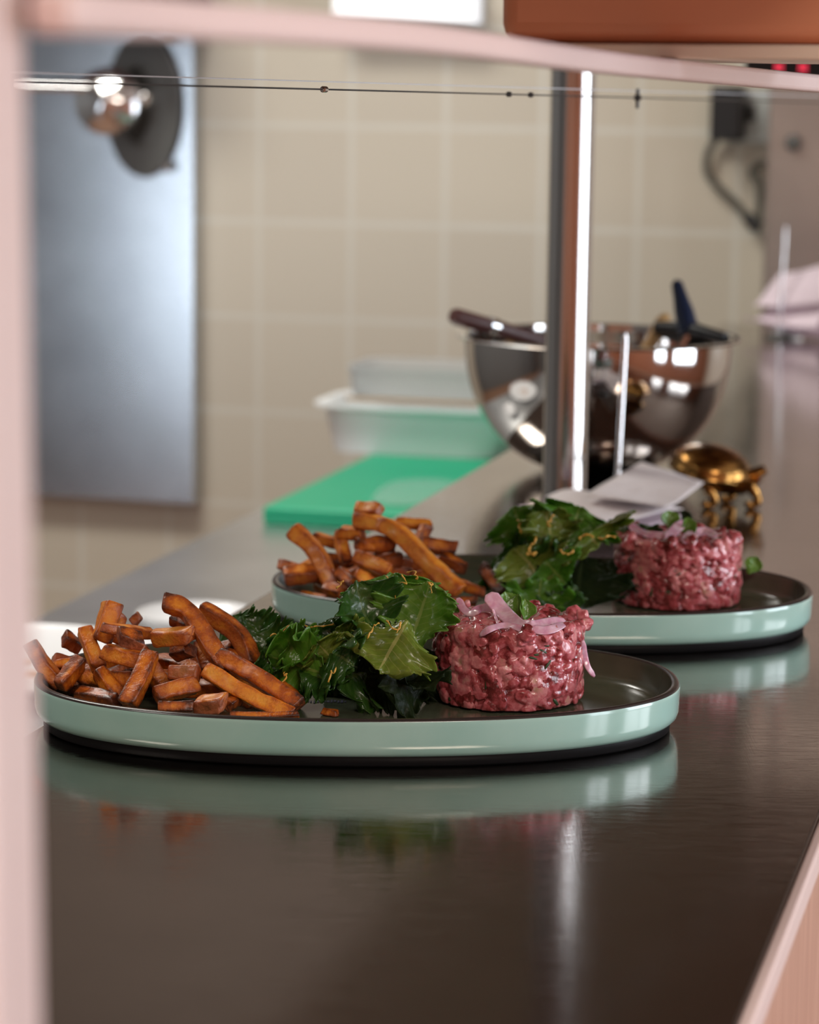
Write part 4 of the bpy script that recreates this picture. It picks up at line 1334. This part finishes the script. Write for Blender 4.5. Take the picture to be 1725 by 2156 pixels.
def tartare(c, R, H, seed, label):
    rnd = random.Random(seed)
    root = thing('steak_tartare', c, label, 'tartare', 'tartare portions')
    mb = MB()
    # core
    prof = [(0, 0.0005), (R * 0.955, 0.0005), (R * 0.958, H * 0.5), (R * 0.95, H * 0.93), (R * 0.8, H * 0.955), (0, H * 0.96)]
    k0 = len(mb.v)
    mb.lathe(prof, c, 48)
    tone = [0.02] * (len(mb.v) - k0)
    pieces = []
    for k in range(470):
        a = rnd.uniform(0, 2 * PI)
        z = H * (0.02 + 0.95 * rnd.random())
        pieces.append((a, R * rnd.uniform(0.93, 0.99), z, 0))
    for k in range(330):
        a = rnd.uniform(0, 2 * PI)
        pieces.append((a, R * 0.96 * math.sqrt(rnd.random()), H * rnd.uniform(0.93, 0.985), 1))
    for k in range(26):   # loose crumbs at the top edge
        a = rnd.uniform(0, 2 * PI)
        pieces.append((a, R * rnd.uniform(0.93, 1.03), H * rnd.uniform(0.93, 1.08), 2))
    for (a, r, z, typ) in pieces:
        s = rnd.uniform(0.0020, 0.0048)
        ax = Vector((rnd.gauss(0, 1), rnd.gauss(0, 1), rnd.gauss(0, 1))).normalized()
        q = ax.to_track_quat('Z', 'Y')
        sx, sy, sz = rnd.uniform(.8, 1.2), rnd.uniform(.65, 1.05), rnd.uniform(1.0, 1.9)
        off = Vector((rnd.uniform(0, 90), rnd.uniform(0, 90), rnd.uniform(0, 90)))
        cen = Vector((r * math.cos(a), r * math.sin(a), z))
        V = []
        for p in IV:
            d = p * (1 + 0.30 * noise.noise(p * 1.7 + off) + 0.12 * noise.noise(p * 4.1 + off))
            d = Vector((d.x * sx, d.y * sy, d.z * sz)) * s
            x = cen + q @ d
            rr = math.hypot(x.x, x.y)
            lim = R * (1.0 + 0.012 * noise.noise(Vector((math.cos(a) * 3, math.sin(a) * 3, z * 90)) + off * 0))
            if rr > lim and typ != 2:
                f = (lim + (rr - lim) * 0.34) / rr
                x.x *= f; x.y *= f
            if x.z < 0.0006: x.z = 0.0006
            if typ == 1 and x.z > H: x.z = H + (x.z - H) * 0.75
            V.append(Vector(c) + x)
        tv = rnd.random()
        tv = 0.05 + 0.85 * tv if rnd.random() > 0.07 else 1.15
        mb.add(V, IF_)
        tone += [tv] * len(V)
    mb.at['tone'] = tone
    mo = mb.build('meat', M_MEAT, root, angle=180)
    md = mo.modifiers.new('merge', 'REMESH'); md.mode = 'VOXEL'; md.voxel_size = 0.0005; md.use_smooth_shade = True
    md = mo.modifiers.new('relax', 'SMOOTH'); md.factor = 0.4; md.iterations = 1
    hb_ = MB()
    for k in range(46):
        a = rnd.uniform(0, 2 * PI)
        z = H * rnd.uniform(0.06, 0.98)
        cen = Vector(c) + Vector((R * 1.008 * math.cos(a), R * 1.008 * math.sin(a), z))
        rad = Vector((math.cos(a), math.sin(a), 0))
        tg_ = Vector((-math.sin(a), math.cos(a), 0))
        up = Vector((0, 0, 1))
        an = rnd.uniform(0, PI)
        e1 = tg_ * math.cos(an) + up * math.sin(an)
        e2 = rad.cross(e1)
        l1, l2 = rnd.uniform(0.0010, 0.0036), rnd.uniform(0.0004, 0.0011)
        V = []
        for p in IV[:]:
            V.append(cen + e1 * p.x * l1 + e2 * p.y * l2 + rad * p.z * 0.0005)
        hb_.add(V, IF_)
    h = hb_.build('herb_flecks', M_HERB, root, angle=180)
    h['kind'] = 'stuff'
    h['label'] = 'dark green chopped herb flecks'
    return root


TR, TH = 0.0385, 0.0395
k1 = onz(1074, 1504, PF)
TC1 = Vector((k1.x, k1.y + TR, PF + 0.0006))
k2_ = onz(1438, 1290, PF)
TC2 = Vector((k2_.x, k2_.y + TR, PF + 0.0006))
tartare(TC1, TR, TH, 21, 'round pink steak tartare on the near plate topped with pale onion ribbons')
tartare(TC2, TR, TH, 22, 'round pink steak tartare on the far plate before the brass ornament')
DT1 = (TC1 + Vector((0, 0, TH)) - CAM).dot(FWD)
DT2 = (TC2 + Vector((0, 0, TH)) - CAM).dot(FWD)


def outside(u, v, d, c):
    """the point seen at (u, v), brought forward until it lies on the tartare and not in it"""
    p = at(u, v, d)
    while p.z < c.z + TH + 0.0036 and math.hypot(p.x - c.x, p.y - c.y) < TR + 0.0012:
        d -= 0.0008
        p = at(u, v, d)
    return p


def ribbon(pts, D, w, label, group, px, py, sc, th=0.0011, up=None):
    P_ = [outside(px + x / sc, py + y / sc, D + dz, TC1 if D == DT1 else TC2) for (x, y, dz) in pts]
    q = spline(P_, 26)
    wm = 1.2 * w / sc / FPX * D
    V, F = [], []
    K = 10
    n = len(q)
    view = -ray(1070, 1320).normalized()
    for i, p in enumerate(q):
        t = (q[min(i + 1, n - 1)] - q[max(i - 1, 0)]).normalized()
        face = (view * 0.75 + Vector((0, 0, 1)) * 0.55)
        nn_ = (face - t * face.dot(t)).normalized()
        wv = t.cross(nn_)
        e = min(i, n - 1 - i) / (n - 1)
        ws = 0.5 * wm * min(1.0, 0.45 + e * 5)
        for j in range(K):
            a = 2 * PI * j / K
            ca_, sa_ = math.cos(a), math.sin(a)
            V.append(p + wv * (ws * ca_) + nn_ * (th * 0.5 * math.copysign(abs(sa_) ** .7, sa_) + 0.16 * ws * (ca_ * ca_)))
    for i in range(n - 1):
        for j in range(K):
            F.append((i * K + j, i * K + (j + 1) % K, (i + 1) * K + (j + 1) % K, (i + 1) * K + j))
    F += [tuple(range(K - 1, -1, -1)), tuple((n - 1) * K + j for j in range(K))]
    o = MB().add(V, F).build('onion_strip', M_ONION, angle=180)
    tag(o, label, 'onion', group)


O1, O2 = 'pickled onion strips on the near tartare', 'pickled onion strips on the far tartare'
CR = (860, 1180, 2.782)
ribbon([(470, 195, -.004), (505, 245, -.006), (560, 310, -.010), (630, 375, -.016), (705, 432, -.022)], DT1, 84, 'widest pale pink onion strip arching over the near tartare', O1, *CR)
ribbon([(420, 440, -.026), (480, 402, -.026), (560, 383, -.025), (640, 395, -.025), (700, 428, -.025)], DT1, 38, 'bowed pink onion strip at the front top edge of the near tartare', O1, *CR)
ribbon([(292, 222, .008), (315, 275, .004), (355, 310, .0), (410, 305, -.004)], DT1, 40, 'thin hooked onion strip at the salad side of the near tartare', O1, *CR)
ribbon([(375, 310, .006), (420, 284, .004), (480, 282, .002), (530, 300, .002)], DT1, 46, 'short onion strip lying under the widest strip', O1, *CR)
ribbon([(640, 370, -.008), (720, 384, -.012), (800, 372, -.012), (915, 352, -.006)], DT1, 64, 'flat onion strip lying away from the salad on the near tartare', O1, *CR)
ribbon([(720, 400, -.018), (790, 412, -.018), (860, 398, -.014), (912, 370, -.010)], DT1, 50, 'second flat onion strip overlapping the other flat one', O1, *CR)
ribbon([(494, 285, -.018), (508, 325, -.019), (526, 375, -.021)], DT1, 13, 'tiny pale onion sliver standing on the widest strip', O1, *CR, th=0.0006)
ribbon([(1022, 470, -.004), (1034, 560, -.006), (1052, 625, -.006), (1090, 680, -.004)], DT1, 30, 'thin onion strip hanging down the side of the near tartare', O1, *CR)
CR2 = (1020, 940, 2.447)
ribbon([(750, 400, .006), (790, 435, .0), (850, 455, -.006), (930, 462, -.010), (1000, 440, -.010)], DT2, 42, 'long pink onion strip drooping across the top of the far tartare', O2, *CR2)
ribbon([(1075, 430, .006), (1020, 405, .0), (985, 430, -.010), (940, 480, -.018)], DT2, 52, 'folded deep pink onion strip in the middle of the far tartare', O2, *CR2)
ribbon([(1085, 440, -.004), (1060, 470, -.014), (1040, 500, -.022)], DT2, 60, 'short onion strip folded over the front edge of the far tartare', O2, *CR2)
ribbon([(1080, 445, .004), (1140, 440, .004), (1190, 465, .0)], DT2, 46, 'onion strip lying flat away from the far salad', O2, *CR2)


def cress(b, t, D, w, label, group, kind='b', **k):
    tag(leaf(at(*b[:2], D + b[2]), at(*t[:2], D + t[2]), w, kind=kind, name='cress_leaf', ruff=.02, lobes=.0, freq=1.5, **k), label, 'cress', group)


GC1, GC2 = 'cress leaves on the near tartare', 'cress leaves on the far tartare'
cress((1076, 1292, .002), (1060, 1250, .006), DT1, .011, 'rounded cress leaf leaning against the widest onion strip', GC1, face=.4, bend=.2, cup=.5, seed=1)
cress((1096, 1308, -.004), (1086, 1250, -.002), DT1, .0115, 'cupped bright cress leaf standing up behind the onion', GC1, face=-.7, bend=-.1, cup=.8, seed=2)
cress((1104, 1308, -.006), (1112, 1262, -.006), DT1, .010, 'cress leaf folded around the cupped one', GC1, face=.5, bend=-.25, cup=.6, seed=3)
cress((968, 1296, .01), (944, 1284, .01), DT1, .010, 'small cress leaf at the salad edge of the near tartare', GC1, face=.2, bend=.1, seed=4)
cress((1412, 1112, .0), (1406, 1078, .004), DT2, .012, 'rounded cress leaf standing on the far tartare', GC2, face=.3, bend=.2, cup=.4, seed=5)
cress((1436, 1118, -.004), (1466, 1100, -.004), DT2, .011, 'cress leaf lying beside the small red leaf', GC2, face=-.2, bend=.1, cup=.3, seed=6)
cress((1438, 1096, .004), (1452, 1078, .004), DT2, .008, 'small dark red cress leaf on the far tartare', GC2, kind='p', face=.1, bend=.1, seed=7)
cress((1576, 1208, .01), (1594, 1172, .01), DT2, .012, 'pale cress leaf leaning on the far side of the far tartare', GC2, kind='b', face=.2, bend=.1, cup=.2, seed=8)

for o in list(bpy.data.objects):
    if '_o' in o.keys():
        del o['_o']
